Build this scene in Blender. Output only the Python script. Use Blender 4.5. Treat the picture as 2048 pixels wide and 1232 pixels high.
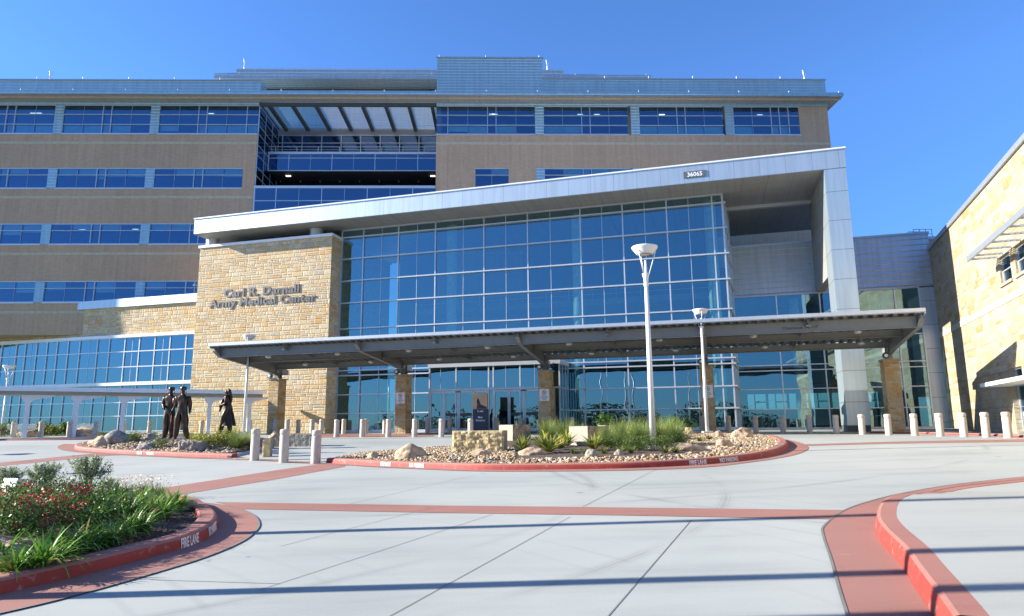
import bpy, bmesh, math, random
from mathutils import Vector, Matrix, noise
R = math.radians
random.seed(7)
S = bpy.context.scene
for o in list(bpy.data.objects): bpy.data.objects.remove(o)
C = bpy.data.collections.new("scene"); S.collection.children.link(C)

# ------------------------------------------------------------ camera
FPX, PITCH, ROLL = 1355.0, R(9.93), R(0.5)
CAMZ = 1.65
cd = bpy.data.cameras.new("camera"); cam = bpy.data.objects.new("camera", cd); C.objects.link(cam)
cd.sensor_width = 36; cd.lens = 36 * FPX / 2048; cd.clip_start = .05; cd.clip_end = 6000
_Fw = Vector((0, math.cos(PITCH), math.sin(PITCH))); _R0 = Vector((1, 0, 0)); _U0 = _R0.cross(_Fw)
_Rt = math.cos(ROLL) * _R0 - math.sin(ROLL) * _U0; _Up = math.cos(ROLL) * _U0 + math.sin(ROLL) * _R0
cam.matrix_world = Matrix(((_Rt.x, _Up.x, -_Fw.x, 0), (_Rt.y, _Up.y, -_Fw.y, 0), (_Rt.z, _Up.z, -_Fw.z, CAMZ), (0, 0, 0, 1)))
S.camera = cam
# ------------------------------------------------------------ sky, sun, exposure
SUN_AZ, SUN_EL = 91.0, 22.0       # direction the light travels to (0 = +y, 90 = +x), height
w = bpy.data.worlds.new("World"); S.world = w; w.use_nodes = True
nt = w.node_tree; bg = nt.nodes["Background"]; sky = nt.nodes.new("ShaderNodeTexSky")
sky.sky_type = 'NISHITA'; sky.sun_disc = False; sky.sun_elevation = R(SUN_EL)
sky.sun_rotation = R(SUN_AZ + 180); sky.altitude = 300; sky.air_density = 1.0; sky.dust_density = .0; sky.ozone_density = 4.5
tint = nt.nodes.new('ShaderNodeMix'); tint.data_type = 'RGBA'; tint.blend_type = 'MULTIPLY'; tint.inputs[0].default_value = 1; tint.inputs[7].default_value = (.76, 1.02, 1.36, 1)
_tc = nt.nodes.new('ShaderNodeTexCoord'); _sp = nt.nodes.new('ShaderNodeSeparateXYZ'); nt.links.new(_tc.outputs['Generated'], _sp.inputs[0])
_rp = nt.nodes.new('ShaderNodeValToRGB'); nt.links.new(_sp.outputs[2], _rp.inputs[0]); _e = _rp.color_ramp.elements
_e[0].position = 0; _e[0].color = (.42, .50, .58, 1); _e[1].position = .42; _e[1].color = (1, 1, 1, 1)      # clear, dry autumn air: little whitening at the horizon
_m2 = nt.nodes.new('ShaderNodeMix'); _m2.data_type = 'RGBA'; _m2.blend_type = 'MULTIPLY'; _m2.inputs[0].default_value = 1
nt.links.new(sky.outputs[0], _m2.inputs[6]); nt.links.new(_rp.outputs[0], _m2.inputs[7]); nt.links.new(_m2.outputs[2], tint.inputs[6]); nt.links.new(tint.outputs[2], bg.inputs[0]); bg.inputs[1].default_value = .08
sd = bpy.data.lights.new("sun", 'SUN'); sun = bpy.data.objects.new("sun", sd); C.objects.link(sun)
sd.energy = 5.0; sd.angle = R(.5); sd.color = (1, .93, .82)
_l = Vector((math.sin(R(SUN_AZ)) * math.cos(R(SUN_EL)), math.cos(R(SUN_AZ)) * math.cos(R(SUN_EL)), -math.sin(R(SUN_EL))))
sun.rotation_euler = _l.to_track_quat('-Z', 'Y').to_euler()
S.view_settings.view_transform = 'Standard'; S.view_settings.look = 'None'
S.view_settings.exposure = 1.5; S.view_settings.gamma = 1
S.cycles.max_bounces = 8; S.cycles.transparent_max_bounces = 12
SUNH = Vector((_l.x, _l.y, 0)).normalized()

# ------------------------------------------------------------ terrain height and measuring helpers
def sst(a, b, x):
    t = min(1, max(0, (x - a) / (b - a))); return t * t * (3 - 2 * t)
def G(x, y):
    yc = max(-20, min(y, 70)); xc = 32 * math.tanh(x / 32)
    b = .0298 * (yc - 7) + .14 + .022 * (1 - sst(18, 45, yc)) * xc
    k = .12; d = b - 1.27
    return 1.27 - k * math.log(1 + math.exp(-d / k)) if -d / k < 60 else b
def ray(u, v): return _Fw * FPX + _Rt * (u - 1024) + _Up * (616 - v)
def gp(u, v, dz=0):
    d = ray(u, v); z = .5
    for _ in range(60):
        k = (z + dz - CAMZ) / d.z if d.z < -1e-6 else 1e3
        z = .5 * z + .5 * G(d.x * k, d.y * k)
    return Vector((d.x * k, d.y * k, z + dz))
def at(u, y, z=None):
    """world x of an image column at depth y (level with the horizon)"""
    d = ray(u, 856); return d.x / d.y * y

# ------------------------------------------------------------ object helpers
def tag(o, label=None, cat=None, group=None, kind=None):
    if label: o['label'] = label
    if cat: o['category'] = cat
    if group: o['group'] = group
    if kind: o['kind'] = kind
    return o
def empty(name, loc=(0, 0, 0), rz=0.0, parent=None):
    o = bpy.data.objects.new(name, None); C.objects.link(o); o.location = loc; o.rotation_euler = (0, 0, rz)
    if parent: o.parent = parent
    return o
def thing(name, label, cat, loc=(0, 0, 0), rz=0.0, group=None): return tag(empty(name, loc, rz), label, cat, group)
def copy_tree(o, parent=None):
    c = o.copy(); C.objects.link(c); c.parent = parent
    for ch in list(o.children): copy_tree(ch, c)
    return c
class MB:
    def __init__(s): s.v = []; s.f = []; s.m = Matrix(); s.sm = []; s.col = None
    def add(s, vs, fs, smooth=False):
        n = len(s.v); s.v += [tuple(s.m @ Vector(p)) for p in vs]
        s.f += [tuple(i + n for i in f) for f in fs]; s.sm += [smooth] * len(fs); return s
    def box(s, x0, x1, y0, y1, z0, z1):
        if x0 > x1: x0, x1 = x1, x0
        if y0 > y1: y0, y1 = y1, y0
        return s.add([(x0, y0, z0), (x1, y0, z0), (x1, y1, z0), (x0, y1, z0), (x0, y0, z1), (x1, y0, z1), (x1, y1, z1), (x0, y1, z1)],
                     [(0, 3, 2, 1), (4, 5, 6, 7), (0, 1, 5, 4), (1, 2, 6, 5), (2, 3, 7, 6), (3, 0, 4, 7)])
    def quad(s, a, b, c, d): return s.add([a, b, c, d], [(0, 1, 2, 3)])
    def tube(s, pts, rad, n=10, caps=True):
        pts = [Vector(p) for p in pts]; rad = rad if isinstance(rad, (list, tuple)) else [rad] * len(pts); vs = []; fs = []
        for i, p in enumerate(pts):
            d = (pts[min(i + 1, len(pts) - 1)] - pts[max(i - 1, 0)]).normalized()
            u = d.cross(Vector((0, 0, 1)) if abs(d.z) < .95 else Vector((1, 0, 0))).normalized(); v = d.cross(u)
            for k in range(n):
                a = 2 * math.pi * k / n; vs.append(p + (u * math.cos(a) + v * math.sin(a)) * rad[i])
        for i in range(len(pts) - 1):
            for k in range(n):
                a, b = i * n + k, i * n + (k + 1) % n; fs.append((a, b, b + n, a + n))
        s.add(vs, fs, True)
        if caps:
            m = len(s.v) - len(vs); s.f += [tuple(m + k for k in range(n))[::-1], tuple(m + (len(pts) - 1) * n + k for k in range(n))]; s.sm += [False] * 2
        return s
    def lathe(s, prof, n=24, c=(0, 0, 0)):
        vs = []; fs = []
        for r, z in prof:
            for k in range(n):
                a = 2 * math.pi * k / n; vs.append((c[0] + r * math.cos(a), c[1] + r * math.sin(a), c[2] + z))
        for i in range(len(prof) - 1):
            for k in range(n):
                a, b = i * n + k, i * n + (k + 1) % n; fs.append((a, b, b + n, a + n))
        return s.add(vs, fs, True)
    def prism(s, poly, y0, y1, ax='y'):
        """extrude a polygon; ax = axis of extrusion"""
        n = len(poly); f = {'y': lambda p, t: (p[0], t, p[1]), 'z': lambda p, t: (p[0], p[1], t), 'x': lambda p, t: (t, p[0], p[1])}[ax]
        vs = [f(p, y0) for p in poly] + [f(p, y1) for p in poly]
        return s.add(vs, [tuple(range(n))[::-1], tuple(range(n, 2 * n))] + [(i, (i + 1) % n, (i + 1) % n + n, i + n) for i in range(n)])
    def build(s, name, mat, parent=None, bevel=0, loc=None, recalc=True):
        me = bpy.data.meshes.new(name); me.from_pydata(s.v, [], s.f); me.materials.append(mat)
        me.polygons.foreach_set('use_smooth', s.sm)
        if recalc:
            bm = bmesh.new(); bm.from_mesh(me); bmesh.ops.recalc_face_normals(bm, faces=bm.faces)
            if bevel: bmesh.ops.bevel(bm, geom=[e for e in bm.edges if len(e.link_faces) == 2 and e.calc_face_angle(0) > .5], offset=bevel, segments=2, affect='EDGES', profile=.6)
            bm.to_mesh(me); bm.free()
        uvmap(me)
        if s.col:
            a = me.color_attributes.new('rnd', 'FLOAT_COLOR', 'POINT')
            for i, c in enumerate(s.col): a.data[i].color = (c[0], c[1], c[2], 1)
        o = bpy.data.objects.new(name, me); C.objects.link(o)
        if parent: o.parent = parent
        if loc: o.location = loc
        return o
def uvmap(me):
    uv = me.uv_layers.new(name='uv'); d = uv.data; V = me.vertices
    for p in me.polygons:
        n = p.normal
        if abs(n.z) > .7:
            for li in p.loop_indices: c = V[me.loops[li].vertex_index].co; d[li].uv = (c.x, c.y)
        else:
            t = Vector((-n.y, n.x, 0)); t = t.normalized() if t.length > 1e-6 else Vector((1, 0, 0))
            for li in p.loop_indices: c = V[me.loops[li].vertex_index].co; d[li].uv = (c.dot(t), c.z)

# ------------------------------------------------------------ materials
def nmat(name):
    m = bpy.data.materials.new(name); m.use_nodes = True; t = m.node_tree; return m, t, t.nodes, t.links, t.nodes['Principled BSDF']
def N(ns, t, **k):
    n = ns.new('ShaderNode' + t)
    for a, b in k.items():
        if a.startswith('i'): n.inputs[int(a[1:])].default_value = b
        else: setattr(n, a, b)
    return n
def mth(ns, ls, op, a, b=None, c=None):
    n = ns.new('ShaderNodeMath'); n.operation = op
    for i, x in enumerate((a, b, c)):
        if x is None: continue
        if isinstance(x, (int, float)): n.inputs[i].default_value = x
        else: ls.new(x, n.inputs[i])
    return n.outputs[0]
def ramp(ns, ls, fac, stops, interp='LINEAR'):
    r = ns.new('ShaderNodeValToRGB'); r.color_ramp.interpolation = interp; e = r.color_ramp.elements
    while len(e) < len(stops): e.new(.5)
    for i, (p, c) in enumerate(stops): e[i].position = p; e[i].color = (*c, 1)
    ls.new(fac, r.inputs[0]); return r.outputs[0]
def mix(ns, ls, f, a, b, mode='MIX'):
    n = ns.new('ShaderNodeMix'); n.data_type = 'RGBA'; n.blend_type = mode
    for i, x in ((0, f), (6, a), (7, b)):
        if isinstance(x, (int, float)): n.inputs[i].default_value = x
        elif isinstance(x, tuple): n.inputs[i].default_value = (*x, 1)
        else: ls.new(x, n.inputs[i])
    return n.outputs[2]
def simple(name, col, rough=.6, metal=0, var=.12, scale=3.0, bump=0, bscale=40, spec=None):
    m, t, ns, ls, P = nmat(name)
    tc = N(ns, 'TexCoord'); nz = N(ns, 'TexNoise'); nz.inputs['Scale'].default_value = scale; nz.inputs['Detail'].default_value = 6
    ls.new(tc.outputs['Object'], nz.inputs['Vector'])
    c = ramp(ns, ls, nz.outputs['Fac'], [(.3, tuple(x * (1 - var) for x in col)), (.7, tuple(min(1, x * (1 + var)) for x in col))])
    ls.new(c, P.inputs['Base Color']); P.inputs['Roughness'].default_value = rough; P.inputs['Metallic'].default_value = metal
    if spec is not None: P.inputs['Specular IOR Level'].default_value = spec
    if bump:
        b2 = N(ns, 'TexNoise'); b2.inputs['Scale'].default_value = bscale; b2.inputs['Detail'].default_value = 4; ls.new(tc.outputs['Object'], b2.inputs['Vector'])
        bp = N(ns, 'Bump'); bp.inputs['Strength'].default_value = bump; bp.inputs['Distance'].default_value = .02
        ls.new(b2.outputs['Fac'], bp.inputs['Height']); ls.new(bp.outputs[0], P.inputs['Normal'])
    return m
def emis(name, col, st):
    m, t, ns, ls, P = nmat(name); P.inputs['Base Color'].default_value = (.8, .8, .8, 1)
    P.inputs['Emission Color'].default_value = (*col, 1); P.inputs['Emission Strength'].default_value = st; return m
def stone(name, h=.27, wmin=.28, wvar=.5, stops=None, mortar=.02, bump=.9, mcol=(.42, .36, .27)):
    """coursed ashlar with courses of uneven height and blocks of uneven length"""
    m, t, ns, ls, P = nmat(name); uv = N(ns, 'UVMap'); uv.uv_map = 'uv'; sp = N(ns, 'SeparateXYZ'); ls.new(uv.outputs[0], sp.inputs[0])
    M = lambda op, a, b=None, c=None: mth(ns, ls, op, a, b, c)
    u, v = sp.outputs[0], sp.outputs[1]
    def wn(a, b):
        c = N(ns, 'CombineXYZ'); [ls.new(x, c.inputs[i]) if not isinstance(x, (int, float)) else setattr(c.inputs[i], 'default_value', x) for i, x in enumerate((a, b))]
        n = N(ns, 'TexWhiteNoise', noise_dimensions='2D'); ls.new(c.outputs[0], n.inputs['Vector']); return n
    # warp the course heights
    vv = M('ADD', M('DIVIDE', v, h), M('MULTIPLY', M('SINE', M('MULTIPLY', v, 2.9)), .22))
    # broken course: pairs of courses merge in places
    row = M('FLOOR', vv); fr = M('FRACT', vv)
    rn = wn(row, 3.3).outputs['Value']; rn2 = wn(row, 9.1).outputs['Value']
    wd = M('ADD', M('MULTIPLY', rn, wvar), wmin)
    uu = M('ADD', M('DIVIDE', u, wd), M('MULTIPLY', rn2, 37.0))
    uu = M('ADD', uu, M('MULTIPLY', M('SINE', M('MULTIPLY', uu, 2.1)), .28))
    col = M('FLOOR', uu); fu = M('FRACT', uu)
    cell = wn(col, row)
    # some blocks are split into two thin ones
    spl = M('GREATER_THAN', wn(col, M('ADD', row, 71.0)).outputs['Value'], .70)
    f2 = M('FRACT', M('MULTIPLY', fr, 2.0)); half = M('FLOOR', M('MULTIPLY', fr, 2.0))
    frr = M('ADD', M('MULTIPLY', spl, f2), M('MULTIPLY', M('SUBTRACT', 1.0, spl), fr))
    hh = M('SUBTRACT', h, M('MULTIPLY', spl, h * .5))
    val = M('FRACT', M('ADD', cell.outputs['Value'], M('MULTIPLY', M('MULTIPLY', spl, half), .37)))
    dv = M('MULTIPLY', M('MINIMUM', frr, M('SUBTRACT', 1.0, frr)), hh); du = M('MULTIPLY', M('MINIMUM', fu, M('SUBTRACT', 1.0, fu)), wd)
    dist = M('MINIMUM', dv, du)
    stops = stops or [(0, (.50, .46, .36)), (.2, (.66, .57, .41)), (.42, (.60, .47, .27)), (.6, (.70, .62, .46)), (.76, (.60, .40, .17)), (.9, (.50, .31, .13)), (1, (.42, .40, .34))]
    cc = ramp(ns, ls, val, stops, 'CONSTANT' if False else 'LINEAR')
    nz = N(ns, 'TexNoise'); nz.inputs['Scale'].default_value = 7; nz.inputs['Detail'].default_value = 8; nz.inputs['Roughness'].default_value = .65; ls.new(uv.outputs[0], nz.inputs['Vector'])
    nz2 = N(ns, 'TexNoise'); nz2.inputs['Scale'].default_value = 2.3; nz2.inputs['Detail'].default_value = 5; ls.new(uv.outputs[0], nz2.inputs['Vector'])
    cc = mix(ns, ls, ramp(ns, ls, nz2.outputs['Fac'], [(.52, (0, 0, 0)), (.72, (.45, .45, .45))]), cc, (.52, .36, .17))
    cc = mix(ns, ls, 1.0, cc, ramp(ns, ls, nz.outputs['Fac'], [(.3, (.68, .66, .62)), (.65, (1.08, 1.06, 1.02))]), 'MULTIPLY')
    mk = ramp(ns, ls, dist, [(mortar * .35, (0, 0, 0)), (mortar * .8, (1, 1, 1))])
    cc = mix(ns, ls, mk, mcol, cc); ls.new(cc, P.inputs['Base Color']); P.inputs['Roughness'].default_value = .9
    P.inputs['Specular IOR Level'].default_value = .2
    hgt = M('ADD', M('MULTIPLY', M('MINIMUM', M('DIVIDE', dist, .05), 1.0), .9), M('ADD', M('MULTIPLY', nz.outputs['Fac'], .75), M('MULTIPLY', val, .5)))
    bp = N(ns, 'Bump'); bp.inputs['Strength'].default_value = bump; bp.inputs['Distance'].default_value = .05
    ls.new(hgt, bp.inputs['Height']); ls.new(bp.outputs[0], P.inputs['Normal'])
    return m
def panel(name, col, pw=1.63, ph=0, rough=.35, metal=.35, seam=.012, off=(0, 0), rib=0, var=.05, scol=None):
    """metal panels with open seams; rib = spacing of horizontal ribs"""
    m, t, ns, ls, P = nmat(name); uv = N(ns, 'UVMap'); uv.uv_map = 'uv'; sp = N(ns, 'SeparateXYZ'); ls.new(uv.outputs[0], sp.inputs[0])
    M = lambda op, a, b=None, c=None: mth(ns, ls, op, a, b, c); f = None
    def edge(x, w, o):
        q = M('FRACT', M('DIVIDE', M('ADD', x, o), w)); return M('MULTIPLY', M('MINIMUM', q, M('SUBTRACT', 1.0, q)), w)
    ds = []
    if pw: ds.append(edge(sp.outputs[0], pw, off[0]))
    if ph: ds.append(edge(sp.outputs[1], ph, off[1]))
    cx = N(ns, 'CombineXYZ')
    ls.new(M('FLOOR', M('DIVIDE', M('ADD', sp.outputs[0], off[0]), pw or 50.0)), cx.inputs[0]); ls.new(M('FLOOR', M('DIVIDE', M('ADD', sp.outputs[1], off[1]), ph or 50.0)), cx.inputs[1])
    wn = N(ns, 'TexWhiteNoise', noise_dimensions='2D'); ls.new(cx.outputs[0], wn.inputs['Vector'])
    nz = N(ns, 'TexNoise'); nz.inputs['Scale'].default_value = .8; nz.inputs['Detail'].default_value = 4; ls.new(uv.outputs[0], nz.inputs['Vector'])
    k = M('ADD', M('MULTIPLY', wn.outputs['Value'], var), M('MULTIPLY', nz.outputs['Fac'], var))
    c = ramp(ns, ls, k, [(0, tuple(x * (1 - var) for x in col)), (min(1, 2 * var), tuple(min(1, x * (1 + var)) for x in col))])
    if ds:
        d = ds[0] if len(ds) == 1 else M('MINIMUM', ds[0], ds[1])
        mk = ramp(ns, ls, d, [(seam * .5, (0, 0, 0)), (seam, (1, 1, 1))]); c = mix(ns, ls, mk, scol or tuple(x * .3 for x in col), c)
    mps = N(ns, 'Mapping'); mps.inputs['Scale'].default_value = (2.2, .12, 1); ls.new(uv.outputs[0], mps.inputs['Vector']); sn = N(ns, 'TexNoise'); sn.inputs['Scale'].default_value = 1.6; sn.inputs['Detail'].default_value = 6; ls.new(mps.outputs[0], sn.inputs['Vector'])
    c = mix(ns, ls, 1.0, c, ramp(ns, ls, sn.outputs['Fac'], [(.35, (.90, .90, .89)), (.6, (1.02, 1.02, 1.02))]), 'MULTIPLY')
    if 'brick' in name:
        bt = N(ns, 'TexBrick'); bt.inputs['Scale'].default_value = 1; bt.inputs['Brick Width'].default_value = .30; bt.inputs['Row Height'].default_value = .10; bt.inputs['Mortar Size'].default_value = .008
        bt.inputs['Color1'].default_value = (.94, .92, .90, 1); bt.inputs['Color2'].default_value = (1.06, 1.06, 1.06, 1); bt.inputs['Mortar'].default_value = (1, 1, 1, 1); ls.new(uv.outputs[0], bt.inputs['Vector']); c = mix(ns, ls, 1.0, c, bt.outputs['Color'], 'MULTIPLY')
    ls.new(c, P.inputs['Base Color']); P.inputs['Roughness'].default_value = rough; P.inputs['Metallic'].default_value = metal
    if rib:
        q = M('FRACT', M('DIVIDE', sp.outputs[1], rib)); hgt = M('MINIMUM', M('MULTIPLY', q, 5.0), M('MULTIPLY', M('SUBTRACT', 1.0, q), 1.25))
        bp = N(ns, 'Bump'); bp.inputs['Strength'].default_value = .8; bp.inputs['Distance'].default_value = rib * .25; ls.new(hgt, bp.inputs['Height']); ls.new(bp.outputs[0], P.inputs['Normal'])
    return m
def glass(name, refl=(.55, .68, .85), trans=(.30, .50, .48), base=.34, wave=.0015, wscale=.6, rough=.0):
    m, t, ns, ls, P = nmat(name); ns.remove(P); out = ns['Material Output']
    gl = N(ns, 'BsdfGlossy'); gl.inputs['Color'].default_value = (*refl, 1); gl.inputs['Roughness'].default_value = rough
    tr = N(ns, 'BsdfTransparent'); tr.inputs['Color'].default_value = (*trans, 1)
    ge = N(ns, 'NewGeometry'); dt = N(ns, 'VectorMath', operation='DOT_PRODUCT'); ls.new(ge.outputs['Incoming'], dt.inputs[0]); ls.new(ge.outputs['True Normal'], dt.inputs[1])
    k5 = mth(ns, ls, 'POWER', mth(ns, ls, 'SUBTRACT', 1.0, mth(ns, ls, 'ABSOLUTE', dt.outputs['Value'])), 4.0)
    fac = mth(ns, ls, 'MINIMUM', mth(ns, ls, 'ADD', mth(ns, ls, 'MULTIPLY', k5, .7), base + .04), 1.0)
    mx = N(ns, 'MixShader'); ls.new(fac, mx.inputs[0]); ls.new(tr.outputs[0], mx.inputs[1]); ls.new(gl.outputs[0], mx.inputs[2]); ls.new(mx.outputs[0], out.inputs['Surface'])
    if wave:
        uv = N(ns, 'UVMap'); uv.uv_map = 'uv'; nz = N(ns, 'TexNoise'); nz.inputs['Scale'].default_value = wscale; nz.inputs['Detail'].default_value = 1; ls.new(uv.outputs[0], nz.inputs['Vector'])
        bp = N(ns, 'Bump'); bp.inputs['Strength'].default_value = 1; bp.inputs['Distance'].default_value = wave; ls.new(nz.outputs['Fac'], bp.inputs['Height']); ls.new(bp.outputs[0], gl.inputs['Normal'])
    return m
def concrete(name, col, dark, streak=True):
    m, t, ns, ls, P = nmat(name); tc = N(ns, 'NewGeometry'); mp = N(ns, 'Mapping'); mp.inputs['Scale'].default_value = (.12, .9, 1); mp.inputs['Rotation'].default_value = (0, 0, R(-8)); ls.new(tc.outputs['Position'], mp.inputs['Vector'])
    a = N(ns, 'TexNoise'); a.inputs['Scale'].default_value = 1.6; a.inputs['Detail'].default_value = 9; a.inputs['Roughness'].default_value = .6; ls.new(mp.outputs[0], a.inputs['Vector'])
    b = N(ns, 'TexNoise'); b.inputs['Scale'].default_value = .35; b.inputs['Detail'].default_value = 6; ls.new(tc.outputs['Position'], b.inputs['Vector'])
    g = N(ns, 'TexNoise'); g.inputs['Scale'].default_value = 60; g.inputs['Detail'].default_value = 3; ls.new(tc.outputs['Position'], g.inputs['Vector'])
    k = mth(ns, ls, 'ADD', mth(ns, ls, 'MULTIPLY', a.outputs['Fac'], .45), mth(ns, ls, 'ADD', mth(ns, ls, 'MULTIPLY', b.outputs['Fac'], .4), mth(ns, ls, 'MULTIPLY', g.outputs['Fac'], .15)))
    c = ramp(ns, ls, k, [(.36, dark), (.5, col), (.66, tuple(min(1, x * 1.07) for x in col))])
    # tyre arcs: faint dark bands of circles
    if streak:
        wv = N(ns, 'TexWave', wave_type='RINGS', rings_direction='Z'); wv.inputs['Scale'].default_value = .55; wv.inputs['Distortion'].default_value = 2.5; wv.inputs['Detail'].default_value = 2; wv.inputs['Detail Scale'].default_value = .3
        m2 = N(ns, 'Mapping'); m2.inputs['Location'].default_value = (9, -2, 0); ls.new(tc.outputs['Position'], m2.inputs['Vector']); ls.new(m2.outputs[0], wv.inputs['Vector'])
        f = mth(ns, ls, 'MULTIPLY', ramp(ns, ls, wv.outputs['Fac'], [(.9, (0, 0, 0)), (1, (1, 1, 1))]), ramp(ns, ls, b.outputs['Fac'], [(.48, (0, 0, 0)), (.62, (.16, .16, .16))]))
        c = mix(ns, ls, f, c, tuple(x * .45 for x in col))
        # turning circles of tyres: narrow arcs about two centres
        for (cx_, cy_, r0) in ((-9.5, 15.5, 11.2), (-9.0, 16.5, 13.4), (16.0, 19.0, 15.0), (-4.0, 34.0, 22.5)):
            sx_ = N(ns, 'SeparateXYZ'); ls.new(tc.outputs['Position'], sx_.inputs[0])
            dx = mth(ns, ls, 'SUBTRACT', sx_.outputs[0], cx_); dy = mth(ns, ls, 'SUBTRACT', sx_.outputs[1], cy_)
            rr = mth(ns, ls, 'SQRT', mth(ns, ls, 'ADD', mth(ns, ls, 'MULTIPLY', dx, dx), mth(ns, ls, 'MULTIPLY', dy, dy)))
            dd_ = mth(ns, ls, 'ABSOLUTE', mth(ns, ls, 'SUBTRACT', rr, r0)); bandm = ramp(ns, ls, dd_, [(.03, (1, 1, 1)), (.16, (0, 0, 0))])
            rib = mth(ns, ls, 'ADD', mth(ns, ls, 'MULTIPLY', mth(ns, ls, 'SINE', mth(ns, ls, 'MULTIPLY', dd_, 110.0)), .35), .65)
            gate = ramp(ns, ls, b.outputs['Fac'], [(.42, (0, 0, 0)), (.56, (.32, .32, .32))])
            c = mix(ns, ls, mth(ns, ls, 'MULTIPLY', mth(ns, ls, 'MULTIPLY', bandm, rib), gate), c, (.10, .10, .10))
        st = N(ns, 'TexVoronoi'); st.inputs['Scale'].default_value = .55; st.inputs['Randomness'].default_value = 1; ls.new(tc.outputs['Position'], st.inputs['Vector'])
        c = mix(ns, ls, ramp(ns, ls, st.outputs['Distance'], [(.02, (.5, .5, .5)), (.06, (0, 0, 0))]), c, (.09, .08, .07))
        big = N(ns, 'TexNoise'); big.inputs['Scale'].default_value = .13; big.inputs['Detail'].default_value = 3; ls.new(tc.outputs['Position'], big.inputs['Vector'])
        c = mix(ns, ls, 1.0, c, ramp(ns, ls, big.outputs['Fac'], [(.35, (.86, .87, .88)), (.62, (1.04, 1.03, 1.02))]), 'MULTIPLY')
    ls.new(c, P.inputs['Base Color']); P.inputs['Roughness'].default_value = .8; P.inputs['Specular IOR Level'].default_value = .25
    bp = N(ns, 'Bump'); bp.inputs['Strength'].default_value = .25; bp.inputs['Distance'].default_value = .004; ls.new(g.outputs['Fac'], bp.inputs['Height']); ls.new(bp.outputs[0], P.inputs['Normal'])
    return m
def attrmat(name, rough=.8, trl=0, hue=None, bump=0):
    """colour from the per-vertex attribute (each pebble or leaf has its own tint)"""
    m, t, ns, ls, P = nmat(name); a = N(ns, 'Attribute'); a.attribute_name = 'rnd'; ls.new(a.outputs['Color'], P.inputs['Base Color'])
    P.inputs['Roughness'].default_value = rough; P.inputs['Specular IOR Level'].default_value = .35
    if trl:
        out = ns['Material Output']; tl = N(ns, 'BsdfTranslucent'); ls.new(a.outputs['Color'], tl.inputs['Color']); mx = N(ns, 'MixShader'); mx.inputs[0].default_value = trl
        ls.new(P.outputs[0], mx.inputs[1]); ls.new(tl.outputs[0], mx.inputs[2]); ls.new(mx.outputs[0], out.inputs['Surface'])
    return m

K = {}
K['stone'] = stone('limestone_ashlar', h=.34, wmin=.32, wvar=.5, stops=[(0, (.53, .46, .34)), (.2, (.64, .54, .38)), (.42, (.62, .46, .25)), (.58, (.68, .59, .43)), (.74, (.58, .37, .17)), (.88, (.56, .46, .31)), (1, (.46, .43, .36))], bump=.7, mcol=(.50, .40, .25))
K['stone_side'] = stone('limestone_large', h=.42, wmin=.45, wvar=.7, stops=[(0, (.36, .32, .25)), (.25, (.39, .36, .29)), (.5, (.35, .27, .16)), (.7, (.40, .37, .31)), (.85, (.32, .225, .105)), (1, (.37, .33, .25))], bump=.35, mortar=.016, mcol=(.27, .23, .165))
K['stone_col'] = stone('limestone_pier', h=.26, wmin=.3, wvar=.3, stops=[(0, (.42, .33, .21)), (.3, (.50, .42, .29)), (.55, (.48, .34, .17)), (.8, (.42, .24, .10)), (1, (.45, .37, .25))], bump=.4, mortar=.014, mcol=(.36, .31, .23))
K['brick'] = panel('brown_brick', (.43, .303, .20), 3.05, 0, .9, 0, .015, var=.07, scol=(.32, .23, .15))
K['band'] = simple('precast_band', (.44, .38, .27), .85)
K['fascia'] = panel('aluminium_panel', (.50, .57, .60), 1.63, 0, .42, .75, .012, off=(.55, 0))
K['soffit'] = panel('soffit_panel', (.30, .29, .27), 1.63, 1.4, .5, .1, .014)
K['pillar'] = panel('pillar_panel', (.48, .57, .61), 0, 1.93, .42, .75, .02, off=(0, .9))
K['siding'] = panel('ribbed_siding', (.50, .53, .56), 6.5, 0, .38, .45, .03, rib=.42, scol=(.55, .58, .62))
K['siding2'] = panel('flat_siding', (.36, .53, .60), 9.1, 0, .4, .45, .02, rib=.3, scol=(.3, .33, .36))
K['metal'] = simple('grey_metal', (.50, .52, .53), .4, .5, .04)
K['coping'] = simple('coping_metal', (.34, .38, .43), .4, .5, .04)
K['white'] = simple('white_metal', (.74, .75, .76), .35, .1, .03)
K['mull'] = simple('mullion_aluminium', (.55, .57, .60), .35, .5, .03)
K['steel'] = simple('painted_steel', (.19, .20, .195), .5, .0, .05)
K['deck'] = simple('steel_deck', (.15, .155, .15), .5, .2, .08)
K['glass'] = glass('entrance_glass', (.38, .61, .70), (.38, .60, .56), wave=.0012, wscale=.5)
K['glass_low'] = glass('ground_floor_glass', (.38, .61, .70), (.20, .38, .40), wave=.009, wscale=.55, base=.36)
K['glass_mf'] = glass('window_glass', (.22, .37, .58), (.36, .60, .64), .36, .0006, .5)
K['glass_wing'] = glass('wing_glass', (.34, .56, .66), (.16, .32, .34), .42, .003, .6)
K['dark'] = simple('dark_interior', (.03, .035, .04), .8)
K['inner'] = simple('interior_wall', (.10, .105, .11), .8)
K['slab'] = simple('floor_slab', (.25, .26, .26), .7)
K['blind'] = simple('window_blind', (.80, .84, .80), .8, 0, .05)
K['plaster'] = simple('white_column', (.75, .76, .74), .6)
K['sidewalk'] = concrete('sidewalk_concrete', (.345, .355, .325), (.285, .295, .27), False)
K['road'] = concrete('road_concrete', (.352, .372, .346), (.285, .302, .284))
K['redconc'] = concrete('red_concrete', (.30, .15, .12), (.24, .115, .09), False)
K['redpaint'] = simple('red_kerb_paint', (.30, .034, .024), .7, 0, .16, 1.5, .15, 60)
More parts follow.
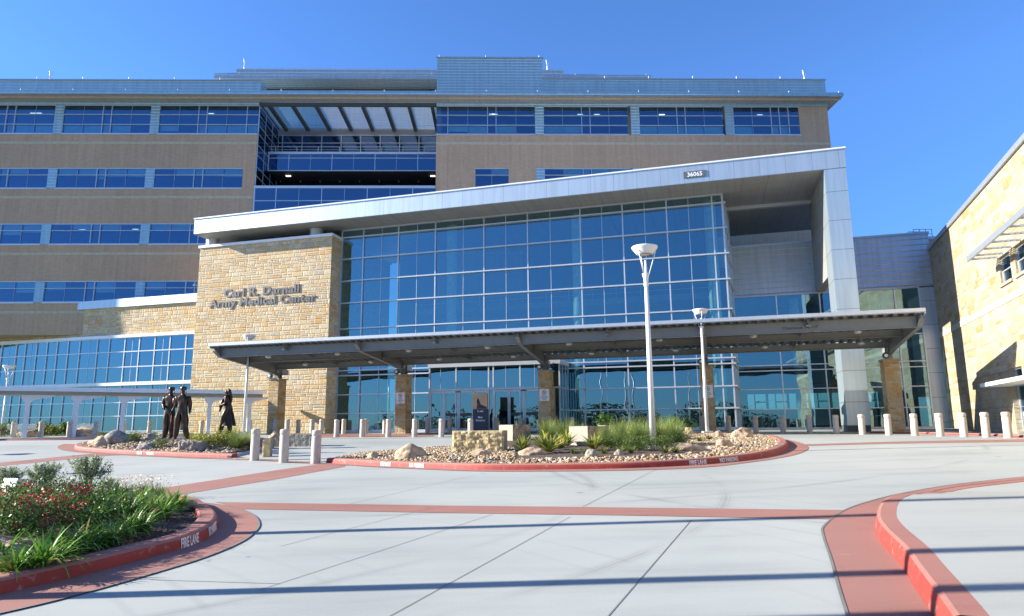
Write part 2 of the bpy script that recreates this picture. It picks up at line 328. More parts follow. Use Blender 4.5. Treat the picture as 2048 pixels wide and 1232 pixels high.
def worn(m, chip, scale, lo, hi):
    """break a coat of paint with chips, scuffs and dust"""
    t = m.node_tree; ns, ls = t.nodes, t.links; P = ns['Principled BSDF']; src = P.inputs['Base Color'].links[0].from_socket; tc = ns.new('ShaderNodeTexCoord')
    a = ns.new('ShaderNodeTexNoise'); a.inputs['Scale'].default_value = scale; a.inputs['Detail'].default_value = 8; a.inputs['Roughness'].default_value = .75; ls.new(tc.outputs['Object'], a.inputs['Vector'])
    k = ramp(ns, ls, a.outputs['Fac'], [(lo, (0, 0, 0)), (hi, (1, 1, 1))]); c = mix(ns, ls, mth(ns, ls, 'MULTIPLY', k, .75), src, chip); ls.new(c, P.inputs['Base Color'])
worn(K['redpaint'], (.34, .20, .17), 6, .57, .64); worn(K['redpaint'], (.06, .03, .03), 2.3, .60, .72)
worn(K['redconc'], (.12, .07, .06), 1.1, .58, .75); worn(K['redconc'], (.36, .27, .23), 9, .62, .70)
K['redtop'] = concrete('worn_red_kerb_top', (.32, .15, .12), (.25, .10, .08), False)
K['kerbgrey'] = simple('kerb_concrete', (.45, .45, .43), .8)
K['bollard'] = simple('cream_concrete', (.50, .43, .36), .75, 0, .10, 5, .3, 80)
worn(K['bollard'], (.30, .25, .20), 9, .58, .72)
K['mulch'] = simple('mulch', (.075, .05, .04), 1, 0, .5, 14, 1, 30)
K['bronze'] = simple('bronze', (.055, .036, .026), .36, .85, .35, 5, .5, 14)
K['text_dark'] = simple('sign_dark', (.06, .07, .075), .5)
K['letter'] = simple('letter_metal', (.10, .10, .105), .5, .2)
K['text_white'] = simple('paint_white', (.72, .68, .66), .6)
K['signwhite'] = simple('sign_white', (.72, .74, .78), .5)
K['signgrey'] = simple('sign_grey', (.09, .10, .10), .45)
K['navy'] = simple('pylon_navy', (.018, .026, .045), .4)
K['poster'] = simple('poster_tan', (.50, .35, .22), .6, 0, .1)
K['silh'] = simple('poster_silhouette', (.045, .025, .03), .6)
K['lamp'] = simple('lamp_white', (.70, .70, .69), .35, 0, .03)
K['joint'] = simple('joint_sealant', (.16, .155, .14), .9)
K['rock'] = simple('sandstone', (.42, .31, .20), .9, 0, .5, 4, 1, 16)
worn(K['rock'], (.20, .15, .11), 7, .5, .7)
K['rockgrey'] = simple('grey_rock', (.26, .23, .20), .9, 0, .5, 4, 1, 16)
worn(K['rockgrey'], (.12, .10, .09), 7, .5, .7)
K['block'] = simple('split_limestone', (.52, .40, .20), .9, 0, .35, 5, 1, 16)
K['blockcut'] = simple('sawn_limestone', (.29, .265, .21), .85, 0, .08, 3, .2, 30)
K['pebble'] = attrmat('pebbles', .75)
K['leaf'] = attrmat('leaves', .45, .3)
K['petal'] = simple('red_petals', (.55, .02, .035), .5, 0, .3, 20)
K['stem'] = simple('woody_stem', (.20, .15, .10), .9)
K['grass'] = simple('lawn', (.10, .17, .035), .9, 0, .3, 8)
K['lit'] = emis('lit_fixture', (1, .96, .88), 1.2)
K['trellis'] = simple('translucent_panel', (.50, .50, .54), .5)
t_ = K['trellis'].node_tree; mx_ = t_.nodes.new('ShaderNodeMixShader'); tl_ = t_.nodes.new('ShaderNodeBsdfTranslucent'); tl_.inputs[0].default_value = (.36, .36, .42, 1); mx_.inputs[0].default_value = .75
t_.links.new(t_.nodes['Principled BSDF'].outputs[0], mx_.inputs[1]); t_.links.new(tl_.outputs[0], mx_.inputs[2]); t_.links.new(mx_.outputs[0], t_.nodes['Material Output'].inputs[0])

def textmesh(name, txt, size, mat, parent=None, extrude=.01, bold=.012, sx=1.0, align='LEFT', spacing=1.0, warp=None, loc=None, rot=None):
    cu = bpy.data.curves.new(name, 'FONT'); cu.body = txt; cu.size = size; cu.extrude = extrude; cu.offset = bold; cu.align_x = align; cu.space_character = spacing; cu.resolution_u = 3
    o = bpy.data.objects.new(name, cu); C.objects.link(o); bpy.context.view_layer.update()
    me = bpy.data.meshes.new_from_object(o.evaluated_get(bpy.context.evaluated_depsgraph_get())); bpy.data.objects.remove(o); bpy.data.curves.remove(cu)
    me.materials.clear(); me.materials.append(mat); me.name = name
    for v in me.vertices:
        v.co.x *= sx
        if warp: v.co = warp(v.co)
    while me.uv_layers: me.uv_layers.remove(me.uv_layers[0])
    uvmap(me)
    q = bpy.data.objects.new(name, me); C.objects.link(q)
    if parent: q.parent = parent
    if loc: q.location = loc
    if rot: q.rotation_euler = rot
    return q

# ============================================================ GROUND
def sheet_grid():
    st = [float(i) for i in range(-60, 61)]; xs = [-2500, -900, -400, -200, -120, -80] + st + [80, 120, 200, 400, 900, 2500]
    ys = [-2500, -900, -300, -120, -60, -35] + [float(i) for i in range(-25, 76)] + [90, 120, 200, 400, 900, 2500]
    b = MB(); vs = [(x, y, G(x, y)) for y in ys for x in xs]; n = len(xs)
    b.add(vs, [(j * n + i, j * n + i + 1, (j + 1) * n + i + 1, (j + 1) * n + i) for j in range(len(ys) - 1) for i in range(n - 1)], True)
    return b
tag(sheet_grid().build('road', K['road'], recalc=False), kind='structure')
def catmull(pts, n=6, closed=False):
    P = [Vector((p[0], p[1])) for p in pts]; out = []; m = len(P)
    for i in range(m if closed else m - 1):
        a, b, c, d = (P[(i - 1) % m] if closed or i else P[0]), P[i], P[(i + 1) % m], (P[(i + 2) % m] if closed or i + 2 < m else P[-1])
        for k in range(n):
            t = k / n; out.append(.5 * ((2 * b) + (c - a) * t + (2 * a - 5 * b + 4 * c - d) * t * t + (3 * b - a - 3 * c + d) * t ** 3))
    if not closed: out.append(P[-1])
    return out
def resample(pts, n):
    P = [Vector((p[0], p[1])) for p in pts]; L = [0]
    for a, b in zip(P, P[1:]): L.append(L[-1] + (b - a).length)
    out = []; j = 0
    for i in range(n):
        s = L[-1] * i / (n - 1)
        while j < len(P) - 2 and L[j + 1] < s: j += 1
        t = (s - L[j]) / max(1e-9, L[j + 1] - L[j]); out.append(P[j].lerp(P[j + 1], t))
    return out
def strip(name, A, B, off, mat, n=60, m=4, zf=None):
    A, B = resample(A, n), resample(B, n); b = MB(); zf = zf or (lambda x, y: G(x, y) + off); vs = []
    for i in range(n):
        for j in range(m + 1):
            p = A[i].lerp(B[i], j / m); vs.append((p.x, p.y, zf(p.x, p.y)))
    b.add(vs, [(i * (m + 1) + j, (i + 1) * (m + 1) + j, (i + 1) * (m + 1) + j + 1, i * (m + 1) + j + 1) for i in range(n - 1) for j in range(m)], True)
    o = b.build(name, mat); fixup(o); return o
def fixup(o):
    """make an open sheet face upward"""
    me = o.data
    if sum(p.normal.z * p.area for p in me.polygons) < 0: me.flip_normals()
def area(name, poly, zf, mat, step=.5):
    bm = bmesh.new(); f = bm.faces.new([bm.verts.new((p[0], p[1], 0)) for p in poly]); bm.normal_update()
    bmesh.ops.triangulate(bm, faces=[f])
    xs = [p[0] for p in poly]; ys = [p[1] for p in poly]
    for lo, hi, ax in ((min(xs), max(xs), 0), (min(ys), max(ys), 1)):
        q = math.floor(lo / step) * step + step
        while q < hi:
            co = Vector((q, 0, 0)) if ax == 0 else Vector((0, q, 0)); no = Vector((1, 0, 0)) if ax == 0 else Vector((0, 1, 0))
            bmesh.ops.bisect_plane(bm, geom=list(bm.verts) + list(bm.edges) + list(bm.faces), plane_co=co, plane_no=no); q += step
    for v in bm.verts: v.co.z = zf(v.co.x, v.co.y)
    for f in bm.faces: f.smooth = True
    me = bpy.data.meshes.new(name); bm.to_mesh(me); bm.free(); me.materials.append(mat); uvmap(me)
    o = bpy.data.objects.new(name, me); C.objects.link(o); fixup(o); return o
def offset(pts, d):
    P = [Vector((p[0], p[1])) for p in pts]; out = []
    for i, p in enumerate(P):
        t = (P[min(i + 1, len(P) - 1)] - P[max(i - 1, 0)]).normalized(); out.append(p + Vector((-t.y, t.x)) * d)
    return out
def kerb_top(o, mat=None):
    if mat: return o
    o.data.materials.append(K['redtop'])
    for p in o.data.polygons: p.material_index = 1 if abs(p.normal.z) > .62 else 0
    return o
def kerb(name, pts, inner, h=.16, w=.3, mat=None, joints=6):
    """pts = foot of the kerb face; inner = +1 if the top lies to the left of the path"""
    prof = [(-.0, -.08), (0, 0), (.012, h * .55), (.03, h - .035), (.05, h - .01), (.08, h), (w - .02, h), (w, h - .015), (w, -.08)]
    b = MB(); vs = []; P = [Vector((p[0], p[1])) for p in pts]; n = len(P); k = len(prof)
    for i, p in enumerate(P):
        t = (P[min(i + 1, n - 1)] - P[max(i - 1, 0)]).normalized(); nn = Vector((-t.y, t.x)) * inner
        for a, z in prof: q = p + nn * a; vs.append((q.x, q.y, G(p.x, p.y) + z))
    fs = [(i * k + j, (i + 1) * k + j, (i + 1) * k + j + 1, i * k + j + 1) for i in range(n - 1) for j in range(k - 1)]
    b.add(vs, fs, False); b.add([vs[j] for j in range(k)], [tuple(range(k))]); b.add([vs[(n - 1) * k + j] for j in range(k)], [tuple(range(k))])
    return kerb_top(b.build(name, mat or K['redpaint']), mat)
def painted(txt, pts, s0, size, hb=.025, side=1, parent=None, sx=.8):
    """paint text on the face of a kerb that follows pts, starting s0 metres along it"""
    P = [Vector((p[0], p[1])) for p in pts]; L = [0]
    for a, b in zip(P, P[1:]): L.append(L[-1] + (b - a).length)
    def wp(c):
        s = min(max(s0 + c.x, 0), L[-1] - .001); j = 0
        while L[j + 1] < s: j += 1
        t = (P[j + 1] - P[j]).normalized(); p = P[j] + t * (s - L[j]); nn = Vector((t.y, -t.x)) * side
        q = p + nn * (.006 + c.z - c.y * .11); return Vector((q.x, q.y, G(p.x, p.y) + hb + c.y))
    return textmesh('kerb_lettering', txt, size, K['text_white'], parent, .001, .006, sx, warp=wp)
XY = lambda L: [gp(u, v).xy for u, v in L]
# --- left planting bed: foot of kerb, front to right tip to back
lb = XY([(-150, 1226), (0, 1191), (110, 1165), (189, 1146), (301, 1116), (368, 1098), (410, 1080), (431, 1063), (437, 1050), (431, 1037), (412, 1022), (385, 1010)])
far = [lb[-1] + Vector((-1.1, .55)), lb[-1] + Vector((-3, .9)), lb[-1] + Vector((-7, .6)), lb[-1] + Vector((-12, -.6))]
LB = catmull(lb + far, 8)
ap = XY([(-150, 1262), (0, 1229), (142, 1195), (301, 1150), (410, 1116), (481, 1086), (510, 1064), (518, 1048), (508, 1032), (478, 1018), (437, 1010), (388, 1005)])
apf = [ap[-1] + Vector((-1.5, .75)), ap[-1] + Vector((-3.4, 1.2)), ap[-1] + Vector((-7, 1.1)), ap[-1] + Vector((-12, 0))]
AP = catmull(ap + apf, 8)
tag(strip('red_gutter', LB, AP, .010, K['redconc'], 120), kind='structure')
kL = kerb('kerb', LB, 1, .165, .3); tag(kL, 'red painted kerb around the foreground flower bed', 'kerb')
# --- entrance island (right of the three near bollards)
mi = XY([(652, 926), (700, 929), (750, 932), (864, 937), (969, 940.4), (1100, 940), (1222, 938), (1300, 935.5), (1379, 931.5), (1440, 926.5), (1494, 920.5), (1532, 914), (1558, 907), (1573, 899), (1577, 892), (1568, 884), (1548, 877.5)])
mib = XY([(1500, 873), (1431, 870.5), (1300, 870), (1150, 874), (1000, 884), (905, 896), (854, 901), (760, 909), (700, 914)])
MI = catmull(mi, 8); MIb = catmull([mi[-1]] + mib + [mi[0]], 8)
mo = XY([(640, 927.5), (700, 931.5), (750, 934.5), (864, 939.8), (969, 943.2), (1100, 943.2), (1222, 942), (1300, 940), (1379, 937), (1440, 932.5), (1481, 927.5), (1544, 919), (1590, 910), (1613, 901), (1616, 894), (1604, 886.5), (1575, 879.5)])
MO = catmull(mo, 8)
tag(strip('red_gutter', MI, MO, .010, K['redconc'], 120), kind='structure')
kM = kerb('kerb', MI, 1, .17, .3); tag(kM, 'long red painted kerb curving round the entrance island', 'kerb')
kMb = kerb('kerb', MIb, 1, .1, .15, K['kerbgrey']); tag(kMb, 'low grey concrete edging at the back of the entrance island', 'kerb')
# --- statue island
li = XY([(170, 889), (152, 893), (149, 897.5), (165, 901.5), (243.5, 907.6), (320, 911), (374, 913.5), (462, 916.2)])
lig = XY([(462, 916.2), (503, 905.5)])
LI = catmull(li, 8)
lo_ = XY([(128, 888), (116, 893), (120, 899), (150, 904), (243.5, 910.3), (320, 914), (374, 916.6), (470, 919.3)])
LO = catmull(lo_, 8)
tag(strip('red_gutter', LI, LO, .010, K['redconc'], 80), kind='structure')
kI = kerb('kerb', LI, 1, .17, .3); tag(kI, 'pink red kerb in front of the bronze statues', 'kerb')
lb2 = [lig[1]] + XY([(540, 894), (545, 886), (520, 879)])
LIb = catmull([lig[0]] + lb2 + XY([(420, 876), (330, 877), (250, 880), (190, 885)]) + [li[0]], 6)
kIb = kerb('kerb', LIb, 1, .1, .15, K['kerbgrey']); tag(kIb, 'grey kerb return on the bronze statue bed', 'kerb')
# --- right foreground kerb
rk = XY([(1900, 1290), (1870, 1240), (1829.5, 1177.6), (1802.5, 1134), (1762, 1088), (1750, 1060), (1761, 1030), (1790, 1011), (1840, 992), (1902, 976), (2048, 959), (2300, 934)])
RK = catmull(rk, 8)
ro = XY([(1712, 1290), (1694.7, 1232), (1678.6, 1180), (1662.4, 1121), (1646, 1070), (1650, 1051), (1692, 1020.3), (1748.6, 1001), (1808, 987), (1902, 971), (2048, 954.5), (2300, 931)])
RO = catmull(ro, 8)
tag(strip('red_gutter', RK, RO, .010, K['redconc'], 120), kind='structure')
def kerb_drop(name, pts, h, w, s0, s1):
    """kerb whose height fades to nothing between s0 and s1 metres along the path"""
    P = [Vector((p[0], p[1])) for p in pts]; L = [0]
    for a, b in zip(P, P[1:]): L.append(L[-1] + (b - a).length)
    b = MB(); vs = []; n = len(P)
    for i, p in enumerate(P):
        t = (P[min(i + 1, n - 1)] - P[max(i - 1, 0)]).normalized(); nn = Vector((t.y, -t.x)); hh = h * (1 - sst(s0, s1, L[i])) + .012
        pr = [(0, -.08), (0, 0), (.02, hh * .6), (.04, hh * .93), (.08, hh), (w, hh), (w, -.08)]
        for a, z in pr: q = p + nn * a; vs.append((q.x, q.y, G(p.x, p.y) + z))
    k = 7; b.add(vs, [(i * k + j, (i + 1) * k + j, (i + 1) * k + j + 1, i * k + j + 1) for i in range(n - 1) for j in range(k - 1)], False)
    return kerb_top(b.build(name, K['redpaint']))
L_ = [0]
for a, b in zip(RK, RK[1:]): L_.append(L_[-1] + (b - a).length)
i0 = min(range(len(RK)), key=lambda i: (RK[i] - rk[7]).length); s_a, s_b = L_[i0] - .6, L_[i0] + 2.2
kR = kerb_drop('kerb', RK, .19, .26, s_a, s_b); tag(kR, 'bright red kerb bending along the right foreground pavement', 'kerb')
# raised pavement behind the right kerb
inner = offset(RK, -.26); Lr = L_
def near_s(x, y):
    j = min(range(len(RK)), key=lambda i: (RK[i].x - x) ** 2 + (RK[i].y - y) ** 2); return Lr[j]
def zr(x, y): return G(x, y) + .19 * (1 - sst(s_a, s_b, near_s(x, y))) * (1 - .0 * x) + .014
outer = [Vector((p.x + 9, p.y - 2.5 if i < i0 else p.y - 3)) for i, p in enumerate(inner)]
rp_in = resample(inner, 80); rp = MB(); cols = 14; vs = []
LRI = [near_s(p.x, p.y) for p in rp_in]
for i, p in enumerate(rp_in):
    hh = .19 * (1 - sst(s_a, s_b, LRI[i]))
    for j in range(cols + 1):
        q = p.lerp(Vector((max(p.x + 8, 13), min(p.y, 14.0) - 1.5)), j / cols); vs.append((q.x, q.y, G(q.x, q.y) + hh * 1.0 + .010))
rp.add(vs, [(i * (cols + 1) + j, (i + 1) * (cols + 1) + j, (i + 1) * (cols + 1) + j + 1, i * (cols + 1) + j + 1) for i in range(len(rp_in) - 1) for j in range(cols)], True)
o = rp.build('pavement', K['sidewalk']); fixup(o); tag(o, kind='structure')
# --- red bands in the road
def band(pa, pb, off=.006): return tag(strip('red_paving_band', XY(pa), XY(pb), off, K['redconc'], 40, 3), kind='structure')
band([(430, 1004.6), (900, 1011.7), (1240, 1015.5), (1692, 1020.7)], [(485, 1018.6), (900, 1026.4), (1240, 1031), (1660, 1038.8)])
band([(300, 981), (314.5, 978), (560, 939.6), (650, 927), (690, 931)], [(300, 1002), (364, 989), (560, 957.4), (640, 942.5), (690, 933.5)])
band([(-60, 932), (0, 925.9), (201, 905.6), (240, 907)], [(-60, 939.5), (0, 932.4), (200, 912.5), (250, 909.8)])
band([(1612, 888.6), (1800, 883.3), (2048, 878.3), (2200, 875)], [(1612, 891.9), (1800, 887.2), (2048, 883.6), (2200, 881)])
band([(470, 917.2), (520, 917.8), (580, 922), (650, 926.4)], [(470, 920.0), (520, 921.6), (580, 925.6), (650, 929.5)])
# --- pavement in front of the building
plaza = [gp(-120, 880.5).xy, gp(28, 880.8).xy, gp(150, 879).xy]
front = XY([(660, 877), (724, 877.3), (829, 876.4), (940, 875), (1100, 872), (1300, 867.5), (1440, 866.8), (1566, 865.9), (1720, 866.4), (1800, 867), (1880, 868.6), (1970, 871.4), (2060, 875.5), (2200, 882)])
tag(strip('pavement', front, [Vector((-9.5 + 4.6 * i, 53.5 - 1.3 * i)) for i in range(9)], .010, K['sidewalk'], 70, 8), kind='structure')
kf = catmull(XY([(1740, 866.4), (1800, 867.4), (1880, 869), (1970, 871.8), (2060, 876), (2200, 882.5)]), 6)
tag(kerb('kerb', kf, 1, .1, .2), 'low red kerb beside the right hand row of bollards', 'kerb')
tag(strip('red_paving_band', XY([(640, 868.6), (760, 868.6), (860, 868.0)]), XY([(640, 875.0), (760, 874.4), (870, 872.4)]), .016, K['redconc'], 30, 3), kind='structure')
lw = XY([(-120, 881.5), (28, 881.0), (139, 880.0), (192, 879.0), (260, 877), (330, 875)])
tag(strip('pavement', lw, [Vector((-48 + 5.5 * i, 57.0 - .9 * i)) for i in range(6)], .012, K['sidewalk'], 50, 6), kind='structure')
tag(kerb('kerb', catmull(lw[:4], 6), 1, .08, .2), 'dark red kerb edge under the far left bollards', 'kerb')
# --- saw cut joints and other thin dark lines across the road
def joint(L, wd=.013):
    A = XY(L); A = resample(A, 40); return tag(strip('paving_joint', offset(A, wd / 2), offset(A, -wd / 2), .004, K['joint'], 40, 1), kind='structure')
for L in ([(1318, 936), (1165, 1014)], [(1140, 1034), (770, 1238)], [(1383, 1040), (1210, 1240)], [(0, 952), (330, 947)], [(640, 1022), (950, 950)], [(520, 1180), (985, 1029)], [(1620, 915.5), (2048, 902)], [(560, 1093), (830, 1024)], [(300, 1160), (560, 1168)]):
    joint(L, .011)
for Lp in (ap, ro): 
    A = catmull(Lp, 8); tag(strip('paving_joint', offset(A, .014), offset(A, -.014), .014, K['joint'], 90, 1), kind='structure')
# --- painted words
def s_of(path, u, v):
    q = gp(u, v).xy; L = [0]
    for a, b in zip(path, path[1:]): L.append(L[-1] + (b - a).length)
    j = min(range(len(path)), key=lambda i: (path[i] - q).length); return L[j]
painted('FIRE LANE', LB, s_of(LB, 362, 1100), .17, .02, 1, kL, .56)
painted('NO PARKING', LB, s_of(LB, 419, 1076), .17, .02, 1, kL, .56)
for a, b_, t in ((762, 796, 'FIRE LANE'), (810, 854, 'NO PARKING'), (1379, 1422, 'FIRE LANE'), (1439, 1484, 'NO PARKING')):
    v0 = 931.5 if a < 900 else 930
    painted(t, MI, s_of(MI, a, 933 if a < 800 else (935.5 if a < 900 else (931.5 if a < 1400 else 926.5))), .16, .02, 1, kM, .62 if a < 1000 else .78)
for a in (276, 300): painted('FIRE LANE' if a < 290 else 'NO PARKING', LI, s_of(LI, a, 909), .15, .02, 1, kI, .5)

# ============================================================ MAIN HOSPITAL BLOCK
MF = thing('hospital_block', 'long brown brick hospital block with rows of blue windows rising behind the entrance', 'building', (0, 62, 0), R(1.4))
def part(b, name, mat, parent, **k): return b.build(name, mat, parent, **k)
def brick_wall(x0, x1, spans, yb=24):
    b = MB()
    for z0, z1 in spans: b.box(x0, x1, 0, .45, z0, z1)
    return b
FZ = [(13.2, 15.2), (18.69, 20.7), (24.15, 26.18), (29.63, 32.62)]
SP = [(10.22, 13.2), (15.2, 18.69), (20.7, 24.15), (26.18, 29.63)]
wl = MB()
for z0, z1 in SP: wl.box(-70, -24.42, 0, .45, z0, z1)
for z0, z1 in FZ[:3]: wl.box(-25.57, -24.42, 0, .45, z0, z1)
wl.box(-24.87, -24.42, .45, 24, 10.22, 29.63); wl.box(-70, -24.87, .45, 24, 10.22, 10.6)
part(wl, 'brick_wall', K['brick'], MF)
wr = MB()
for z0, z1 in SP: wr.box(-7.2, 31.42, 0, .45, z0, z1)
wr.box(28.52, 31.42, 0, .45, 29.63, 32.62); wr.box(-7.2, -3.41, 0, .45, 24.15, 26.18); wr.box(-.22, 3.29, 0, .45, 24.15, 26.18); wr.box(28.52, 31.42, 0, .45, 24.15, 26.18)
for z0, z1 in FZ[:2]: wr.box(-7.2, 31.42, 0, .45, z0, z1)
wr.box(31.0, 31.42, .45, 24, 10.22, 32.62); wr.box(-7.2, -6.8, .45, 24, 10.22, 32.62)
part(wr, 'brick_wall', K['brick'], MF)
for z in (12.3, 17.8, 23.28, 28.72):
    for a, b_ in ((-70, -24.40), (-7.22, 31.44)): part(MB().box(a, b_, -.03, .02, z - .13, z + .13), 'stone_band', K['band'], MF)
random.seed(11)
def mf_window(x0, x1, z0, z1, mulls, thin, transoms, corner=False):
    """ribbon window: frame, glass pane, room behind, blinds"""
    b = MB()
    b.box(x0, x1, -.02, .12, z0, z0 + .09); b.box(x0, x1, -.02, .12, z1 - .07, z1); b.box(x0 - .05, x1 + .05, -.10, .12, z0 - .08, z0 + .0)
    for m in mulls: b.box(m - .026, m + .026, -.06, .12, z0 + .09, z1 - .07)
    for z in transoms: b.box(x0, x1, -.045, .1, z - .024, z + .024)
    fr = part(b, 'window', K['mull'], MF)
    for m in thin: part(MB().box(m - .015, m + .015, .02, .10, z0 + .09, z1 - .07), 'thin_mullion', K['coping'], fr)
    part(MB().quad((x0, .07, z0), (x1, .07, z0), (x1, .07, z1), (x0, .07, z1)), 'pane', K['glass_mf'], fr)
    r = MB(); r.quad((x0, 3.2, z0 - .3), (x1, 3.2, z0 - .3), (x1, 3.2, z1), (x0, 3.2, z1)); r.quad((x0, .46, z1), (x1, .46, z1), (x1, 3.2, z1), (x0, 3.2, z1)); r.quad((x0, .46, z0), (x1, .46, z0), (x1, 3.2, z0), (x0, 3.2, z0)); r.quad((x0, .3, z0), (x0, 3.2, z0), (x0, 3.2, z1), (x0, .3, z1)); r.quad((x1, .3, z0), (x1, 3.2, z0), (x1, 3.2, z1), (x1, .3, z1))
    part(r, 'room', K['inner'], fr)
    edges = sorted([x0, x1] + mulls + thin); top = z1 if len(transoms) < 2 else transoms[-1]
    for a, c in zip(edges, edges[1:]):
        if c - a > .3 and random.random() < .72:
            dz = random.choice([.75, .85, .9, 1.3, 1.0, .6]) * (1 if len(transoms) > 1 else .8)
            part(MB().box(a + .06, c - .06, .2, .22, top - dz, top - .05), 'blind', K['blind'], fr)
    for _ in range(2):
        if random.random() < .6:
            q = random.uniform(x0 + 1, x1 - 1.5); part(MB().box(q, q + .55, 1.7, 1.78, z1 - .05, z1 - .02), 'ceiling_light', K['lit'], fr)
    return fr
def group(x0, fl, cut=None, part_=8.26):
    z0, z1 = FZ[fl]; tr = [31.62, 30.6] if fl == 3 else [z0 + 1.33]
    ms, th = [x0 + 3.71, x0 + 4.53], [x0 + 1.85, x0 + 6.4]; x1 = x0 + 8.26
    if cut is not None: ms = [m for m in ms if m < cut - .2] + ([cut - 1.07] if fl == 3 else []); th = [m for m in th if m < cut - .3]; x1 = cut
    mf_window(x0, x1, z0 + .0, z1, ms, th, tr)
    part(MB().box(x0 - .86, x0, -.04, .3, z0, z1), 'metal_pier', K['siding2'], MF)
for fl in range(4):
    for k in range(4):
        x0 = -33.84 - 9.12 * k
        if fl == 0 and k == 0: group(x0, fl, -25.57)
        elif k == 0: group(x0, fl, -24.42 if fl == 3 else -25.57)
        else: group(x0, fl)
for x0, cut in ((-7.2, 2.38), (3.27, None), (12.67, None), (22.0, 28.52)):
    if cut == 2.38: mf_window(-7.2, 2.38, 29.63, 32.62, [-6.09, -2.23, -1.4], [-4.15, .55], [31.62, 30.6]); continue
    group(x0, 3, cut); group(x0, 2, cut)
mf_window(-3.41, -.22, 24.15, 26.18, [], [-1.83], [25.48])
# eaves and roof
def eave(x0, x1, endl=False):
    f = part(MB().box(x0, x1, -1.62, -1.5, 32.93, 33.3), 'roof_fascia', K['siding2'], MF)
    b = MB().box(x0, x1, -1.5, .0, 32.95, 33.25).box(x0, -24.42, 0, 20, 32.95, 33.25).box(-7.2, x1, 0, 20, 32.95, 33.25).box(-24.42, -7.2, 6.4, 20, 32.95, 33.25); sf = part(b, 'soffit', K['soffit_dark'], MF)
    part(MB().box(x0, x1, -1.02, -.85, 32.86, 32.948), 'soffit_strip', K['band'], MF)
K['soffit_dark'] = panel('eave_soffit', (.30, .29, .27), 3.0, 0, .6, 0, .02)
eave(-70, 32.3)
part(MB().box(-70, -24.4, -.09, .0, 32.62, 32.949).box(-7.2, 31.5, -.09, 0, 32.62, 32.949), 'wall_trim', K['siding2'], MF)
part(MB().box(-70, -24.45, .1, 12, 33.25, 35.2).box(-24.45, -24.40, .1, 3.2, 33.25, 35.2), 'parapet', K['siding2'], MF)
part(MB().box(-70, -24.38, -.0, .2, 35.2, 35.3), 'parapet_cap', K['coping'], MF)
part(MB().box(3.22, 31.5, .1, 12, 33.25, 35.5), 'parapet', K['siding2'], MF)
part(MB().box(3.22, 31.6, 0, .25, 35.5, 35.6), 'parapet_cap', K['coping'], MF)
part(MB().box(-7.2, 3.22, -.02, 10, 33.3, 37.66), 'penthouse', K['siding2'], MF)
part(MB().box(-7.3, 3.32, -.12, .1, 37.66, 37.76), 'penthouse_cap', K['coping'], MF)
ph = part(MB().box(-32.5, 16.5, 10.5, 24, 33.25, 39.7), 'penthouse', K['siding2'], MF)
part(MB().box(-32.6, 16.1, 8.3, 24, 39.98, 40.55), 'penthouse_roof', K['siding'], ph)
part(MB().box(-31.6, 10.0, 9.0, 23, 40.55, 41.0), 'penthouse_roof', K['siding2'], ph)
part(MB().box(-30.9, 6.4, 10.0, 22, 41.0, 42.1), 'penthouse_roof', K['siding'], ph)
random.seed(5)
rod = MB().tube([(0, 0, 0), (0, 0, .30)], .032, 6)
ro_ = part(rod, 'lightning_rod', K['white'], MF); ro_.location = (-66, -1.3, 33.3)
for i in range(1, 21):
    c = ro_.copy(); C.objects.link(c); c.location = (-66 + 4.9 * i, -1.3, 33.3)
for x, y, z in [(-30, 8.6, 40.5), (-19.5, 8.6, 40.5), (-14, 8.6, 40.5), (-8.6, 8.6, 40.5), (7.6, 8.6, 40.5), (15.6, 8.6, 40.5), (-7, 0, 37.7), (-2.4, 0, 37.7), (2.9, 0, 37.7)] + [(5 + 4.4 * i, 0.1, 35.6) for i in range(6)] + [(-68 + 4.4 * i, 0.1, 35.3) for i in range(10)]:
    c = ro_.copy(); C.objects.link(c); c.location = (x, y, z)
am = MB().tube([(0, 0, 0), (0, 0, .7)], .09, 8).tube([(0, 0, .7), (-.12, 0, 1.5)], .05, 6).tube([(0, 0, .6), (.16, 0, 1.35)], .04, 6)
an = part(am, 'antenna', K['white'], MF); an.location = (29.9, 1, 35.6)
for q in ((-30.2, 10.5, 42.1), (4.6, 10.5, 42.1), (-45.5, 1.2, 35.3)):
    c = an.copy(); C.objects.link(c); c.location = q
# recessed bay between the two wings
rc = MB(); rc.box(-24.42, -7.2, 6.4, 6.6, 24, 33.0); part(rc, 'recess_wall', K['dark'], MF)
part(MB().box(-24.40, -7.22, 6.0, 6.3, 32.2, 32.85), 'recess_beam', K['steel'], MF)
b = MB()
for z in (30.1, 31.3, 32.17): b.box(-24.4, -7.22, 5.85, 6.0, z - .04, z + .04)
for i in range(9): b.box(-23.9 + 2.05 * i - .04, -23.9 + 2.05 * i + .04, 5.84, 6.0, 27, 32.2)
rw = part(b, 'recess_window', K['mull'], MF)
part(MB().quad((-24.4, 5.95, 24.5), (-7.2, 5.95, 24.5), (-7.2, 5.95, 32.2), (-24.4, 5.95, 32.2)), 'pane', K['glass_mf'], rw)
b = MB()
for z in (25.5, 26.4, 27.6, 28.6, 29.75, 30.6, 31.6, 32.6): b.box(-24.41, -24.33, .1, 6, z - .035, z + .035)
for y in (.12, 2.0, 4.0, 5.9): b.box(-24.41, -24.33, y - .035, y + .035, 24.4, 32.6)
sw = part(b, 'side_window', K['mull'], MF)
part(MB().quad((-24.36, .1, 24.2), (-24.36, 6, 24.2), (-24.36, 6, 32.7), (-24.36, .1, 32.7)), 'pane', K['glass_mf'], sw)
part(MB().box(-24.415, -24.39, .47, 6.3, 24, 33), 'recess_wall', K['dark'], MF); part(MB().box(-7.215, -7.18, .5, 6.3, 24, 33), 'recess_wall', K['dark'], MF)
